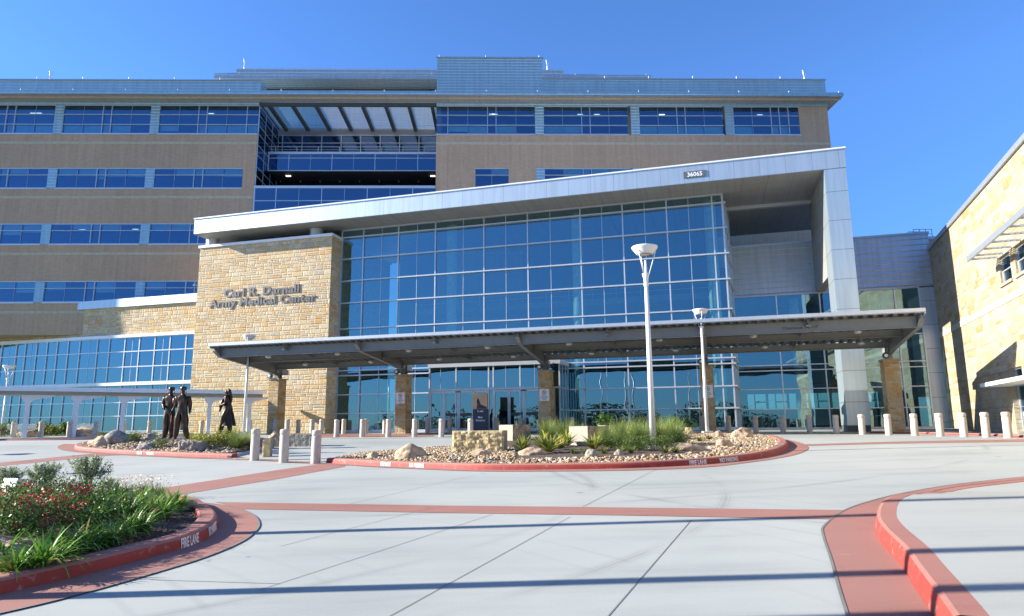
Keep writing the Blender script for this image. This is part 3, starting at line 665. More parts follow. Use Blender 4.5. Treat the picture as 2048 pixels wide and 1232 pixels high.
# open trellis roof
b = MB()
for i in range(8): b.box(-23.55 + 2.27 * i - .17, -23.55 + 2.27 * i + .17, .3, 5.9, 32.62, 32.9)
b.box(-24.4, -7.2, .0, .3, 32.6, 32.9); part(b, 'trellis_beam', K['text_dark'], MF)
b = MB()
for i in range(7):
    for k in range(26): y = .4 + k * .205; b.add([(-23.38 + 2.27 * i, y, 32.80), (-21.45 + 2.27 * i, y, 32.80), (-21.45 + 2.27 * i, y + .18, 32.86), (-23.38 + 2.27 * i, y + .18, 32.86)], [(0, 1, 2, 3)])
part(b, 'trellis_louvre', K['trellis'], MF)
def balcony(y, x0, z0, z1, zm, rail):
    b = MB(); b.box(x0, -7.22, y - .12, y + .1, z1 - .12, z1 + .12); b.box(x0, x0 + .12, y - .05, y + .08, z0, z1); b.box(x0, -7.22, y - .05, y + .08, z0 - .06, z0 + .02); b.box(x0, -7.22, y - .05, y + .05, zm - .03, zm + .03)
    i = 0; q = x0 + 2.1
    while q < -7.4: b.box(q - .03, q + .03, y - .06, y + .05, z0, z1 - .1) if i % 2 == 0 else b.box(q - .012, q + .012, y - .03, y + .03, z0, z1 - .1); q += 2.15; i += 1
    f = part(b, 'balcony', K['mull'], MF)
    part(MB().quad((x0, y, z0), (-7.22, y, z0), (-7.22, y, z1), (x0, y, z1)), 'pane', K['glass_mf'], f)
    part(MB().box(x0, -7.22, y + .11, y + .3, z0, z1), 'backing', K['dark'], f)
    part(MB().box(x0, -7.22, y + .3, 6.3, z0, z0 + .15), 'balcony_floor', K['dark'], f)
    if rail:
        b = MB()
        for k in range(8): b.box(x0 + .7 + 2.13 * k - .025, x0 + .7 + 2.13 * k + .025, y - .02, y + .03, z1 + .12, z1 + .72)
        b.box(x0, -7.22, y - .02, y + .03, z1 + .66, z1 + .71).box(x0, -7.22, y - .01, y + .02, z1 + .36, z1 + .39); part(b, 'handrail', K['metal'], f)
balcony(3.0, -24.3, 27.12, 28.95, 28.42, True)
balcony(-.05, -24.38, 20.4, 24.25, 22.9, False)
for x in (-22.6, -7.9): part(MB().box(x - .24, x + .24, 4.2, 4.38, 27.0, 27.05), 'soffit_light', K['lit'], MF)
# lower distant wing at the right
DW = thing('distant_wing', 'low brown brick wing seen beyond the metal clad link', 'building', (0, 0, 0))
p0 = (CAMZ)
b = MB().box(38, 75, 74, 90, 5, 22.0); part(b, 'brick_wall', K['brick'], DW)
part(MB().box(37.8, 75.2, 73.8, 90.2, 22.0, 22.35), 'roof_edge', K['coping'], DW)
b = MB()
for x in (0, .7, 1.4, 2.1):
    b.tube([(x, 0, 0), (x, 0, 1.1)], .04, 5); b.tube([(x, 1, 0), (x, 1, 1.1)], .04, 5)
for z in (.55, 1.1): b.tube([(0, 0, z), (2.1, 0, z)], .04, 5); b.tube([(0, 1, z), (2.1, 1, z)], .04, 5)
q = part(b, 'roof_railing', K['coping'], DW); q.location = (45.8, 74.6, 22.3)

# ============================================================ ENTRANCE PAVILION (local x along the glass, y to the back)
EO = (-13.35, 54.7, 0); EA = R(-16)
EP = thing('entrance_pavilion', 'glazed entrance hall with a flat silver roof frame, big stone panel and white metal leg', 'building', EO, EA)
part(MB().box(-13.72, -.87, -1.6, 9, .6, 17.1), 'stone_wall', K['stone'], EP)
part(MB().box(-13.82, -.77, -1.72, 9.1, 17.1, 17.32), 'wall_cap', K['white'], EP)
# roof frame
rf = part(MB().box(-13.45, 37.32, -2.8, 12, 18.05, 19.33), 'roof_frame', K['fascia'], EP)
part(MB().box(-13.43, 37.25, -2.75, 11.9, 18.0, 18.049), 'soffit', K['soffit'], rf)
part(MB().box(-13.5, 37.38, -2.87, 12.05, 19.33, 19.43), 'roof_cap', K['white'], rf)
part(MB().box(29.8, 36.2, 3.4, 3.8, 17.75, 17.999), 'soffit_beam', K['metal'], rf)
part(MB().box(35.98, 37.30, -2.79, -.7, 1.55, 18.0), 'metal_leg', K['pillar'], EP)
part(MB().box(36.0, 37.28, -2.74, -.75, .9, 1.55), 'leg_base', K['text_dark'], EP)
part(MB().box(36.0, 36.6, -.7, 4.6, 11.3, 18.0), 'roof_support', K['soffit'], EP)
for x in (-13.0, -2.75): part(MB().lathe([(.53, 17.3), (.53, 18.0)], 28, (x, -1.0 if x < -5 else -.9, 0)), 'round_column', K['metal'], EP)
sg = part(MB().box(27.1, 28.6, -2.86, -2.8, 18.42, 18.86), 'number_plate', K['signgrey'], EP)
textmesh('number_text', '36065', .42, K['signwhite'], sg, .004, .008, .98, 'CENTER', loc=(27.85, -2.868, 18.49), rot=(R(90), 0, 0))
# wall lettering, two lines
def wall_text(txt, x0, x1, z, size):
    o = textmesh('lettering', txt, size, K['letter'], EP, .03, .028, 1, 'LEFT', 1.06)
    wdt = max(v.co.x for v in o.data.vertices) - min(v.co.x for v in o.data.vertices); s = (x1 - x0) / wdt; mnx = min(v.co.x for v in o.data.vertices)
    for v in o.data.vertices: v.co.x = (v.co.x - mnx) * s
    bm = bmesh.new(); bm.from_mesh(o.data); bm.verts.ensure_lookup_table(); seen = set(); isl = []
    for v in bm.verts:
        if v.index in seen: continue
        st_ = [v]; grp = []; seen.add(v.index)
        while st_:
            q = st_.pop(); grp.append(q)
            for e in q.link_edges:
                w_ = e.other_vert(q)
                if w_.index not in seen: seen.add(w_.index); st_.append(w_)
        isl.append([min(p.co.x for p in grp), max(p.co.x for p in grp), {p.index for p in grp}])
    isl.sort(key=lambda q: q[0]); letters = []
    for a in isl:                                   # a dot belongs to the stroke under it
        if letters and a[0] < letters[-1][1] - .02: letters[-1][1] = max(letters[-1][1], a[1]); letters[-1][2] |= a[2]
        else: letters.append(a)
    for a in letters:
        idx = sorted(a[2]); mp_ = {k_: n_ for n_, k_ in enumerate(idx)}; b = MB()
        b.add([o.data.vertices[k_].co for k_ in idx], [tuple(mp_[q] for q in p.vertices) for p in o.data.polygons if p.vertices[0] in a[2]]); L1 = part(b, 'letter', K['letter'], EP, recalc=False); L1.location = (x0, -1.635, z); L1.rotation_euler = (R(90), 0, 0)
    bm.free(); bpy.data.objects.remove(o)
wall_text('Carl R. Darnall', -10.95, -3.68, 12.62, .93)
wall_text('Army Medical Center', -12.35, -2.1, 11.80, .93)
# glass wall
ROWS = [17.3, 15.45, 13.58, 11.73, 9.6, 7.6, 6.2, 5.8, 4.27, 2.78]
MAJ = [-.82, 1.18, 4.35, 7.58, 11.67, 15.21, 19.32, 22.5, 25.7, 28.9, 29.6]; THN = [2.82, 5.97, 9.93, 13.44, 16.98, 20.95, 24.11, 27.25]
VX0, VX1, VY = 8.55, 18.15, -3.2      # draught lobby in front of the glass
fr = MB()
for z in ROWS: fr.box(-.86, 29.85, -.2, .03, z - .045, z + .045)
fr.box(-.86, 29.7, -.12, .05, 17.9, 18.0)
for x in MAJ: fr.box(x - .045, x + .045, -.12, .06, 1.3, 18.0)
fr.box(-.86, 29.7, -.12, .08, 1.28, 1.5)
part(fr, 'mullion_grid', K['mull'], EP)
for x in THN: part(MB().box(x - .018, x + .018, -.04, .04, 1.5, 17.9), 'thin_mullion', K['mull'], EP)
for i, (a, c) in enumerate(zip(MAJ, MAJ[1:])):
    q = MB(); zs = [6.0] + sorted(z for z in ROWS if z > 6.1) + [17.95]
    for z0, z1 in zip(zs, zs[1:]):
        t = random.uniform(-.009, .009); s_ = random.uniform(-.007, .007)
        q.quad((a, t, z0), (c, -t, z0), (c, -t + s_, z1), (a, t + s_, z1))
    part(q, 'glass_bay', K['glass'], EP, recalc=False)
    q = MB(); zs = [1.45, 2.78, 4.27, 5.8, 6.0]
    for z0, z1 in zip(zs, zs[1:]): q.quad((a, 0, z0), (c, 0, z0), (c, 0, z1), (a, 0, z1))
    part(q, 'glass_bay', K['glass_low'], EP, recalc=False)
# return at the right end, running back to the link
def wall_between(p, q_, rows, z0, z1, nm, gm, every=1.6, d=.06):
    p, q_ = Vector(p), Vector(q_); L = (q_ - p).length; ang = math.atan2(q_.y - p.y, q_.x - p.x); e = empty(nm, (p.x, p.y, 0), ang, EP); n = max(1, round(L / every)); b = MB()
    for z in rows: b.box(0, L, -.14, .03, z - .04, z + .04)
    for i in range(n + 1): b.box(L * i / n - .03, L * i / n + .03, -.08, .05, z0, z1)
    part(b, 'mullion_grid', K['mull'], e); part(MB().quad((0, 0, z0), (L, 0, z0), (L, 0, z1), (0, 0, z1)), 'pane', gm, e); return e
wall_between((29.62, .02), (30.12, 4.72), ROWS, 1.3, 17.98, 'return_glazing', K['glass'])
# metal clad link and its glazing
part(MB().box(30.1, 43.75, 4.75, 12, 11.3, 15.1), 'metal_cladding', K['siding'], EP)
part(MB().box(30.1, 43.8, 4.68, 12, 15.1, 15.25), 'roof_cap', K['coping'], EP); part(MB().box(30.1, 42.8, 4.7, 4.9, 11.17, 11.3), 'cladding_sill', K['coping'], EP)
part(MB().box(42.78, 43.75, 4.72, 5.2, 1.3, 11.17), 'metal_pilaster', panel('pilaster_panel', (.42, .48, .55), 0, 1.7, .4, .4, .02), EP)
b = MB()
for z in (5.56, 5.96, 4.2, 2.74, 7.9): b.box(30.1, 42.78, 4.7, 4.82, z - .035, z + .035)
for x in (30.15, 33.2, 36.2, 38.3, 41.17, 42.75): b.box(x - .04, x + .04, 4.69, 4.84, 1.3, 11.2)
b.box(30.1, 42.78, 4.68, 4.84, 1.28, 1.42)
lg = part(b, 'link_glazing', K['mull'], EP)
for a, c in ((30.15, 33.2), (33.2, 36.2), (36.2, 38.3), (38.3, 41.17), (41.17, 42.75)):
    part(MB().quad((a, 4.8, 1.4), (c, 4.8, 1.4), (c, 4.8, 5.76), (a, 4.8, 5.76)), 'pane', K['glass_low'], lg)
    part(MB().quad((a, 4.8, 5.76), (c, 4.8, 5.76), (c, 4.8, 11.2), (a, 4.8, 11.2)), 'pane', K['glass'], lg)
part(MB().box(30.1, 37.0, 4.6, 4.68, 1.1, 1.27), 'link_sill', K['sidewalk'], EP)
# inside the hall
b = MB(); b.box(-.8, 29.4, 11.0, 11.2, 1.2, 18.0).box(29.4, 43.6, 11.0, 11.2, 1.2, 15.0).box(29.2, 29.4, 5.2, 11, 1.2, 11.2)
part(b, 'inner_wall', K['inner'], EP); part(MB().box(-.86, 43.7, .1, 11, 1.15, 1.28), 'hall_floor', K['slab'], EP)
part(MB().box(3, 29.3, 6.5, 11, 11.6, 12.1).box(3, 29.3, 6.5, 11, 6.4, 6.9), 'gallery_floor', K['slab'], EP)
b = MB()
for z in (12.5, 12.9, 13.2, 7.3, 7.7, 8.0): b.box(3, 29.3, 6.5, 6.55, z - .025, z + .025)
for i in range(14):
    for z in (12.1, 6.9): b.box(3 + 2 * i, 3.06 + 2 * i, 6.5, 6.56, z, z + 1.1)
part(b, 'gallery_rail', K['mull'], EP)
for x in (8.35, 18.75, 28.75): part(MB().lathe([(.42, 1.28), (.42, 18)], 24, (x, 1.6, 0)), 'hall_column', K['plaster'], EP)
for x in (34.6, 40.2): part(MB().lathe([(.35, 1.28), (.35, 11.2)], 24, (x, 6.6, 0)), 'hall_column', K['plaster'], EP)
b = MB()
for i in range(7):
    x = 31.0 + i * 1.6; b.box(x, x + .5, 10.6, 10.7, 2.9, 4.1).box(x + .6, x + 1.4, 10.6, 10.7, 2.9, 3.4).box(x + .6, x + 1.4, 10.6, 10.7, 3.5, 4.1)
part(b, 'rear_window', emis('daylit_rear_window', (.35, .75, .9), .35), EP)
# draught lobby
lb_ = empty('entrance_lobby', (0, 0, 0), 0, EP)
part(MB().box(VX0 - .1, VX1 + .1, VY - .15, -.22, 5.9, 6.25), 'lobby_roof', K['metal'], lb_)
b = MB()
for x in (VX0, 10.6, 13.05, 13.4, 15.35, VX1): b.box(x - .05, x + .05, VY - .06, VY + .06, 1.3, 5.9)
b.box(VX0, VX1, VY - .07, VY + .07, 4.22, 4.34); b.box(VX0, VX0 + .1, VY, -.2, 1.3, 5.9)
for x in (9.4, 11.7, 14.3, 16.4, 17.3): b.box(x - .012, x + .012, VY - .03, VY + .03, 4.3, 5.9)
for y in (-2.2, -1.2, -.25): b.box(VX1 - .04, VX1 + .04, y - .04, y + .04, 1.3, 5.9)
for z in (2.78, 4.27): b.box(VX1 - .04, VX1 + .04, VY, -.2, z - .04, z + .04)
part(b, 'lobby_frame', K['mull'], lb_)
q = MB().quad((VX0, VY, 4.3), (VX1, VY, 4.3), (VX1, VY, 5.9), (VX0, VY, 5.9)); q.quad((VX1, VY, 1.3), (VX1, -.2, 1.3), (VX1, -.2, 5.9), (VX1, VY, 5.9)); q.quad((13.05, VY, 1.3), (13.4, VY, 1.3), (13.4, VY, 4.3), (13.05, VY, 4.3))
q.quad((17.9, VY, 1.3), (VX1, VY, 1.3), (VX1, VY, 4.3), (17.9, VY, 4.3))
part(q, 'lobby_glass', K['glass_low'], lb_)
for x0 in (8.62, 13.45):
    for k in range(4):
        a, c = x0 + k * 1.1, x0 + k * 1.1 + 1.08; b = MB()
        b.box(a, a + .09, VY - .05, VY + .04, 1.33, 4.2).box(c - .09, c, VY - .05, VY + .04, 1.33, 4.2).box(a + .09, c - .09, VY - .05, VY + .04, 1.33, 1.55).box(a + .09, c - .09, VY - .05, VY + .04, 4.05, 4.2)
        dr = part(b, 'sliding_door', K['mull'], lb_)
        part(MB().quad((a + .09, VY, 1.55), (c - .09, VY, 1.55), (c - .09, VY, 4.05), (a + .09, VY, 4.05)), 'pane', K['glass_low'], dr)
        if k in (1, 2): part(MB().box(a + .12, c - .12, VY - .06, VY - .05, 2.42, 2.62), 'door_band', K['text_dark'], dr)
    part(MB().box(x0 + 1.95, x0 + 2.35, VY - .12, VY - .06, 4.08, 4.16), 'door_sensor', K['text_dark'], lb_)
part(MB().box(VX0 + .1, VX1 - .1, -1.2, -1.1, 1.3, 5.8), 'lobby_back', K['inner'], lb_)
b = MB().box(18.15, 18.3, -3.15, -.3, 1.3, 1.45); 
# ------------------------------------------------------------ left wing
LW = thing('left_wing', 'low blue glazed wing with a stone parapet running left from the stone panel', 'building', EO, EA)
part(MB().box(-46, -13.72, -1.0, -.4, 9.98, 12.52), 'stone_parapet', K['stone'], LW)
part(MB().box(-46, -13.72, -1.2, 8, 12.52, 13.25), 'roof_fascia', K['fascia'], LW)
part(MB().box(-46, -13.72, -1.22, -.3, 9.72, 9.975), 'head_beam', K['white'], LW)
part(MB().box(-46, -13.72, -1.45, -.9, 5.46, 5.72), 'ledge', K['white'], LW)
WM = [-45, -43, -41.3, -39, -37.6, -35.92, -34.11, -33.0, -31.66, -30.4, -29.21, -27.92, -26.58, -24.57, -23.22, -21.5, -19.91, -18.24, -16.64, -14.97, -13.9]
b = MB()
for z in (9.7, 8.46, 7.11, 5.75, 4.01, 2.84, 1.55): b.box(-46, -13.72, -1.1, -.92, z - .04, z + .04)
for i, x in enumerate(WM): b.box(x - .045, x + .045, -1.08, -.9, 1.3, 9.72)
part(b, 'mullion_grid', K['mull'], LW)
for x in (-35.0, -32.3, -25.5, -20.7, -17.4): part(MB().box(x - .015, x + .015, -1.02, -.96, 1.5, 9.7), 'thin_mullion', K['mull'], LW)
for a, c in zip(WM, WM[1:]):
    q = MB(); zs = [1.45, 2.84, 4.01, 5.5, 5.75, 7.11, 8.46, 9.72]
    for z0, z1 in zip(zs, zs[1:]):
        t = random.uniform(-.002, .002); s_ = random.uniform(-.002, .002); q.quad((a, -1 + t, z0), (c, -1 - t, z0), (c, -1 - t + s_, z1), (a, -1 + t + s_, z1))
    part(q, 'glass_bay', K['glass_wing'], LW, recalc=False)
part(MB().box(-46, -13.7, 3, 3.2, 1, 12.4).box(-46, -13.7, -.9, 3, 5.5, 5.7), 'inner_wall', K['inner'], LW)
part(MB().box(-46, -13.72, -1.12, -.86, .8, 1.45), 'wing_plinth', K['kerbgrey'], LW)

# ------------------------------------------------------------ stone wing on the right (local x towards the camera)
RB = thing('stone_wing', 'tall pale limestone wing closing the forecourt on the right', 'building', (29.98, 47.2, 0), R(-111))
def wrb(u, v):
    d = ray(u, v); a = R(-111); ex = Vector((math.cos(a), math.sin(a))); ey = Vector((-ex.y, ex.x)); o = Vector((29.98, 47.2))
    k = ey.dot(o) / ey.dot(d.xy); p = d * k; return ((p.xy - o).dot(ex), p.z + CAMZ)
HOLES = []
wz0, wz1 = 9.3, 11.35
wins = []
a1 = wrb(2001, 545)[0]; a2 = wrb(2016, 540)[0]; b1 = wrb(2036, 540)[0]
zt = wrb(2009, 509)[1]; zb = wrb(2001, 571)[1]
W1 = (a1 - .1, a2 + .45); W2 = (b1 - .25, b1 + 2.4); W3 = (b1 + 4.2, b1 + 5.6)
def wall_holes(x0, x1, z0, z1, hs):
    b = MB(); xs = sorted(hs); c = x0; zt_, zb_ = hs[xs[0]] if False else (zt, zb)
    b.box(x0, x1, 0, 2, z0, zb); b.box(x0, x1, 0, 2, zt, z1); q = x0
    for (h0, h1) in xs: b.box(q, h0, 0, 2, zb, zt); q = h1
    b.box(q, x1, 0, 2, zb, zt); return b
xdoor = wrb(2026, 800)[0]
bw = MB(); hs = [W1, W2, W3]
bw.box(-.6, 46, 0, 14, zt, 13.85); q_ = -.6
for h0, h1 in hs: bw.box(q_, h0, 0, 14, zb, zt); q_ = h1
bw.box(q_, 46, 0, 14, zb, zt); bw.box(-.6, 46, 0, 14, 4.3, zb); bw.box(-.6, xdoor, 0, 14, .6, 4.3); bw.box(xdoor + 1.9, 46, 0, 14, .6, 4.3)
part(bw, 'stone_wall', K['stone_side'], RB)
part(MB().box(-.7, 46.1, -.12, 14.1, 13.85, 14.12), 'roof_coping', K['coping'], RB)
part(MB().box(-.6, 46, -.035, .01, 7.5, 7.85), 'string_course', simple('smooth_limestone', (.48, .42, .31), .85, 0, .06), RB)
b = MB()
for z in (12.0 - 2.55, 5.9 - .0, 4.2, 2.4): b.box(-.6, 46, -.008, .005, z - .012, z + .012)
part(b, 'wall_joint', K['joint'], RB)
for h0, h1 in hs:
    b = MB(); b.box(h0, h0 + .07, .12, .22, zb, zt).box(h1 - .07, h1, .12, .22, zb, zt).box(h0 + .07, h1 - .07, .12, .22, zb, zb + .08).box(h0 + .07, h1 - .07, .12, .22, zt - .08, zt).box(h0 + .07, h1 - .07, .13, .21, (zb + zt) / 2 - .03, (zb + zt) / 2 + .03)
    wn_ = part(b, 'window', K['metal'], RB); part(MB().quad((h0, .18, zb), (h1, .18, zb), (h1, .18, zt), (h0, .18, zt)), 'pane', K['glass_mf'], wn_)
    part(MB().quad((h0, .9, zb), (h1, .9, zb), (h1, .9, zt), (h0, .9, zt)), 'room', K['dark'], wn_); part(MB().box(h0 - .1, h1 + .1, -.08, .3, zb - .14, zb - .001), 'sill', K['blockcut'], wn_)
ss0 = wrb(1975, 525)[0] + 1.7; zss = zt + .12
b = MB(); b.box(ss0, 46, -1.35, -1.25, zss - .12, zss + .14); b.box(ss0, ss0 + .06, -1.25, 0, zss - .05, zss + .05)
for i in range(12): x = ss0 + .9 + i * 1.35; b.box(x, x + .06, -1.25, 0, zss - .05, zss + .05)
for k in range(5): y = -1.1 + k * .22; b.add([(ss0, y, zss - .03), (46, y, zss - .03), (46, y + .05, zss + .0), (ss0, y + .05, zss + .0)], [(0, 1, 2, 3)])
part(b, 'sunshade', K['coping'], RB)
b = MB(); b.box(xdoor - .3, xdoor + 8, -1.25, 0, 3.42, 3.6); dc = part(b, 'door_canopy', K['white'], RB)
b = MB().box(xdoor, xdoor + .09, .25, .35, 1.2, 4.3).box(xdoor + 1.81, xdoor + 1.9, .25, .35, 1.2, 4.3).box(xdoor, xdoor + 1.9, .25, .35, 3.4, 3.5)
dd = part(b, 'door', K['metal'], RB); part(MB().quad((xdoor, .3, 1.1), (xdoor + 1.9, .3, 1.1), (xdoor + 1.9, .3, 4.3), (xdoor, .3, 4.3)), 'pane', K['glass_mf'], dd); part(MB().box(xdoor, xdoor + 1.9, .9, 1, 1, 4.3), 'room', K['dark'], dd)

# ============================================================ ENTRANCE CANOPY
CN = thing('entrance_canopy', 'long grey steel canopy with white edge on stone piers in front of the entrance glass', 'canopy', EO, EA)
CT = [-3.1 + 10.32 * k for k in range(5)]; T0, T1 = -3.42, 38.33
dz = lambda c: 6.97 - (11.9 - c) * .088
b = MB(); t = T0 + .1; vs = []; pr = []
while t < T1 - .3: pr += [(t, 0), (t + .06, .14), (t + .26, .14), (t + .32, 0)]; t += .46
pr.append((T1 - .1, 0))
for c in (11.75, 4.6):
    for x, h_ in pr: vs.append((x, -c, dz(c) + h_))
    for x, h_ in pr: vs.append((x, -c, dz(c) + .17))
n = len(pr); b.add(vs, [(i, i + 1, 2 * n + i + 1, 2 * n + i) for i in range(n - 1)] + [(n + i, n + i + 1, 3 * n + i + 1, 3 * n + i) for i in range(n - 1)] + [(i, i + 1, n + i + 1, n + i) for i in range(n - 1)] + [(2 * n + i, 2 * n + i + 1, 3 * n + i + 1, 3 * n + i) for i in range(n - 1)])
part(b, 'roof_deck', K['deck'], CN)
b = MB(); b.box(T0, T1, -11.98, -11.88, 7.02, 7.20).box(T0, T1, -11.86, -11.80, 6.99, 7.02)
b.prism([(-11.88, 6.92), (-4.5, 6.92 - 7.38 * .088), (-4.5, 7.12 - 7.38 * .088), (-11.88, 7.19)], T0 - .02, T0 + .05, 'x').prism([(-11.88, 6.92), (-4.5, 6.92 - 7.38 * .088), (-4.5, 7.12 - 7.38 * .088), (-11.88, 7.19)], T1 - .05, T1 + .02, 'x')
part(b, 'edge_trim', simple('canopy_edge_metal', (.48, .51, .54), .4, .6, .06), CN)
def ibeam(c, top, bot, nm='cross_beam'):
    b = MB(); b.box(T0 + .25, T1 - .25, -c - .01, -c + .01, bot, top); b.box(T0 + .25, T1 - .25, -c - .1, -c + .1, bot - .025, bot); b.box(T0 + .25, T1 - .25, -c - .1, -c + .1, top - .02, top - .002); return part(b, nm, K['steel'], CN)
fb = ibeam(11.2, dz(11.2), 6.36, 'front_beam'); ibeam(8.2, dz(8.2) - .0, 6.28); ibeam(5.05, dz(5.05), 6.02)
textmesh('clearance_text', "Clearance 14'-10\"", .22, K['text_dark'], fb, .002, .006, 1.0, 'CENTER', 1.1, loc=(32.7, -11.222, 6.52), rot=(R(90), 0, 0))
for x in CT:
    b = MB(); pl = [(-11.75, 6.72), (-11.2, 6.36), (-7.2, 5.93), (-4.9, 5.62), (-3.4, 5.72), (-3.4, 6.05), (-4.6, dz(4.6)), (-11.75, dz(11.75))]
    b.prism(pl, x - .012, x + .012, 'x')
    bt = [(-11.75, 6.72), (-11.2, 6.36), (-7.2, 5.93), (-4.9, 5.62), (-3.4, 5.72)]
    for (a0, z0), (a1_, z1) in zip(bt, bt[1:]): b.add([(x - .12, a0, z0), (x + .12, a0, z0), (x + .12, a1_, z1), (x - .12, a1_, z1), (x - .12, a0, z0 - .025), (x + .12, a0, z0 - .025), (x + .12, a1_, z1 - .025), (x - .12, a1_, z1 - .025)], [(0, 1, 2, 3), (4, 7, 6, 5), (0, 4, 5, 1), (1, 5, 6, 2), (2, 6, 7, 3), (3, 7, 4, 0)])
    for c in (8.2, 5.05, 4.4): b.box(x - .1, x + .1, -c - .01, -c + .01, 5.75 if c < 6 else 6.1, dz(c))
    part(b, 'cantilever_beam', K['steel'], CN)
    b = MB(); b.box(x - .16, x + .16, -4.95, -4.93, 5.36, 5.75).box(x - .16, x + .16, -4.47, -4.45, 5.36, 5.75).box(x - .012, x + .012, -4.93, -4.47, 5.36, 5.75).box(x - .22, x + .22, -5.0, -4.4, 5.34, 5.365); part(b, 'steel_post', K['steel'], CN)
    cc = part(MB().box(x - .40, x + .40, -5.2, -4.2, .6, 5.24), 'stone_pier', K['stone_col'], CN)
    part(MB().box(x - .47, x + .47, -5.27, -4.13, 5.24, 5.34), 'pier_cap', K['blockcut'], cc)
    sp_ = MB(); sp_.m = Matrix.Translation((x - .28, -5.3, 5.52)) @ Matrix.Rotation(R(90), 4, 'X'); sp_.lathe([(.17, -.12), (.19, .0), (.19, .06), (.15, .08), (.12, .05), (.06, .05), (.05, .08), (.0, .09)], 18)
    spk = part(sp_, 'floodlight', K['text_dark'], CN); sp_ = MB(); sp_.m = Matrix.Translation((x - .28, -5.405, 5.52)) @ Matrix.Rotation(R(90), 4, 'X'); sp_.lathe([(.1, 0), (.07, .012), (0, .014)], 16); part(sp_, 'lens', K['signwhite'], spk)
for k in range(4):
    for f_ in (.5,):
        x = CT[k] + 10.32 * f_; b = MB(); pl = [(-11.75, dz(11.75)), (-11.75, 6.78), (-11.2, 6.62), (-8.2, 6.42), (-8.2, dz(8.2))]; b.prism(pl, x - .012, x + .012, 'x'); b.prism([(-8.2, 6.45), (-8.2, dz(8.2)), (-5.05, dz(5.05)), (-5.05, 6.16)], x - .01, x + .01, 'x')
        b.box(x - .1, x + .1, -11.75, -11.2, 6.60, 6.62); part(b, 'purlin', K['steel'], CN)
for x, c in [(p + o_, c_) for p in CT[:4] for o_, c_ in ((2.6, 9.6), (3.4, 6.4), (7.85, 9.6), (8.6, 6.4))]:
    b = MB(); b.lathe([(0, 0), (.12, .0), (.19, .05), (.2, .12), (.17, .2), (.06, .24), (.06, .34)], 18, (x, -c, dz(c) - .42)); part(b, 'canopy_light', K['metal'], CN)
for k in range(4):
    for x in (CT[k] + 2.6, CT[k] + 7.85): part(MB().tube([(x, -9.6, dz(9.6) - .1), (x + .4, -8.2, 6.25), (x + .8, -6.4, dz(6.4) - .1)], .022, 6), 'conduit', K['steel'], CN)

def ep(t, c, z=None):
    x = EO[0] + math.cos(EA) * t - math.sin(EA) * (-c); y = EO[1] + math.sin(EA) * t + math.cos(EA) * (-c)
    return Vector((x, y, G(x, y) if z is None else z))
# no parking signs on three of the piers
for k, nm in ((1, 'left'), (2, 'middle'), (3, 'right')):
    st = thing('parking_sign', {1: 'white no parking sign on the pier left of the sliding doors', 2: 'white no parking sign on the pier right of the sliding doors', 3: 'white no parking sign on the pier behind the second lamp post'}[k], 'sign', ep(CT[k], 5.2, 3.35), EA, 'signs on the canopy piers')
    part(MB().box(-.33, .33, -.03, -.001, -.05, .72), 'sign_plate', K['signwhite'], st)
    b = MB(); ring = [(.15 * math.cos(a), .15 * math.sin(a)) for a in [i * math.pi / 12 for i in range(24)]]; r2 = [(.12 * math.cos(a), .12 * math.sin(a)) for a in [i * math.pi / 12 for i in range(24)]]
    b.add([(x, -.036, .50 + z) for x, z in ring] + [(x, -.036, .50 + z) for x, z in r2], [(i, (i + 1) % 24, (i + 1) % 24 + 24, i + 24) for i in range(24)])
    b.quad((-.10, -.037, .58), (-.08, -.037, .60), (.10, -.037, .42), (.08, -.037, .40)); part(b, 'symbol', simple('sign_red', (.30, .03, .05), .5) if k == 1 else bpy.data.materials['sign_red'], st)
    textmesh('symbol_letter', 'P', .2, K['text_dark'], st, .001, .004, 1, 'CENTER', loc=(0, -.034, .43), rot=(R(90), 0, 0))
    for i, tx in enumerate(('Patient', 'Drop-Off', 'Only')): textmesh('sign_text', tx, .11, K['navy'], st, .001, .002, 1, 'CENTER', loc=(0, -.034, .24 - .115 * i), rot=(R(90), 0, 0))
# entrance pylon sign
py_ = thing('pylon_sign', 'dark pylon sign with a tan picture panel between the two pairs of sliding doors', 'sign', ep(13.5, 6.3), EA)
part(MB().box(-.52, .52, -.1, .1, -.1, 1.62), 'pylon_base', K['navy'], py_); part(MB().box(-.55, .48, -.13, .1, 1.62, 2.62), 'picture_panel', K['poster'], py_)
sil = [(-.25, 1.63), (-.2, 1.9), (-.24, 2.1), (-.18, 2.3), (-.12, 2.33), (-.02, 2.1), (.05, 1.9), (.2, 1.86), (.35, 1.78), (.46, 1.75), (.46, 1.63)]
part(MB().add([(x, -.134, z) for x, z in sil], [tuple(range(len(sil)))]), 'picture_shape', K['silh'], py_)
for tx, z, s_ in (('To Mall', 1.42, .14), ('Main', 1.03, .17), ('Entrance', .83, .17)): textmesh('pylon_text', tx, s_, K['signwhite'], py_, .001, .003, 1, 'CENTER', loc=(0, -.102, z), rot=(R(90), 0, 0))

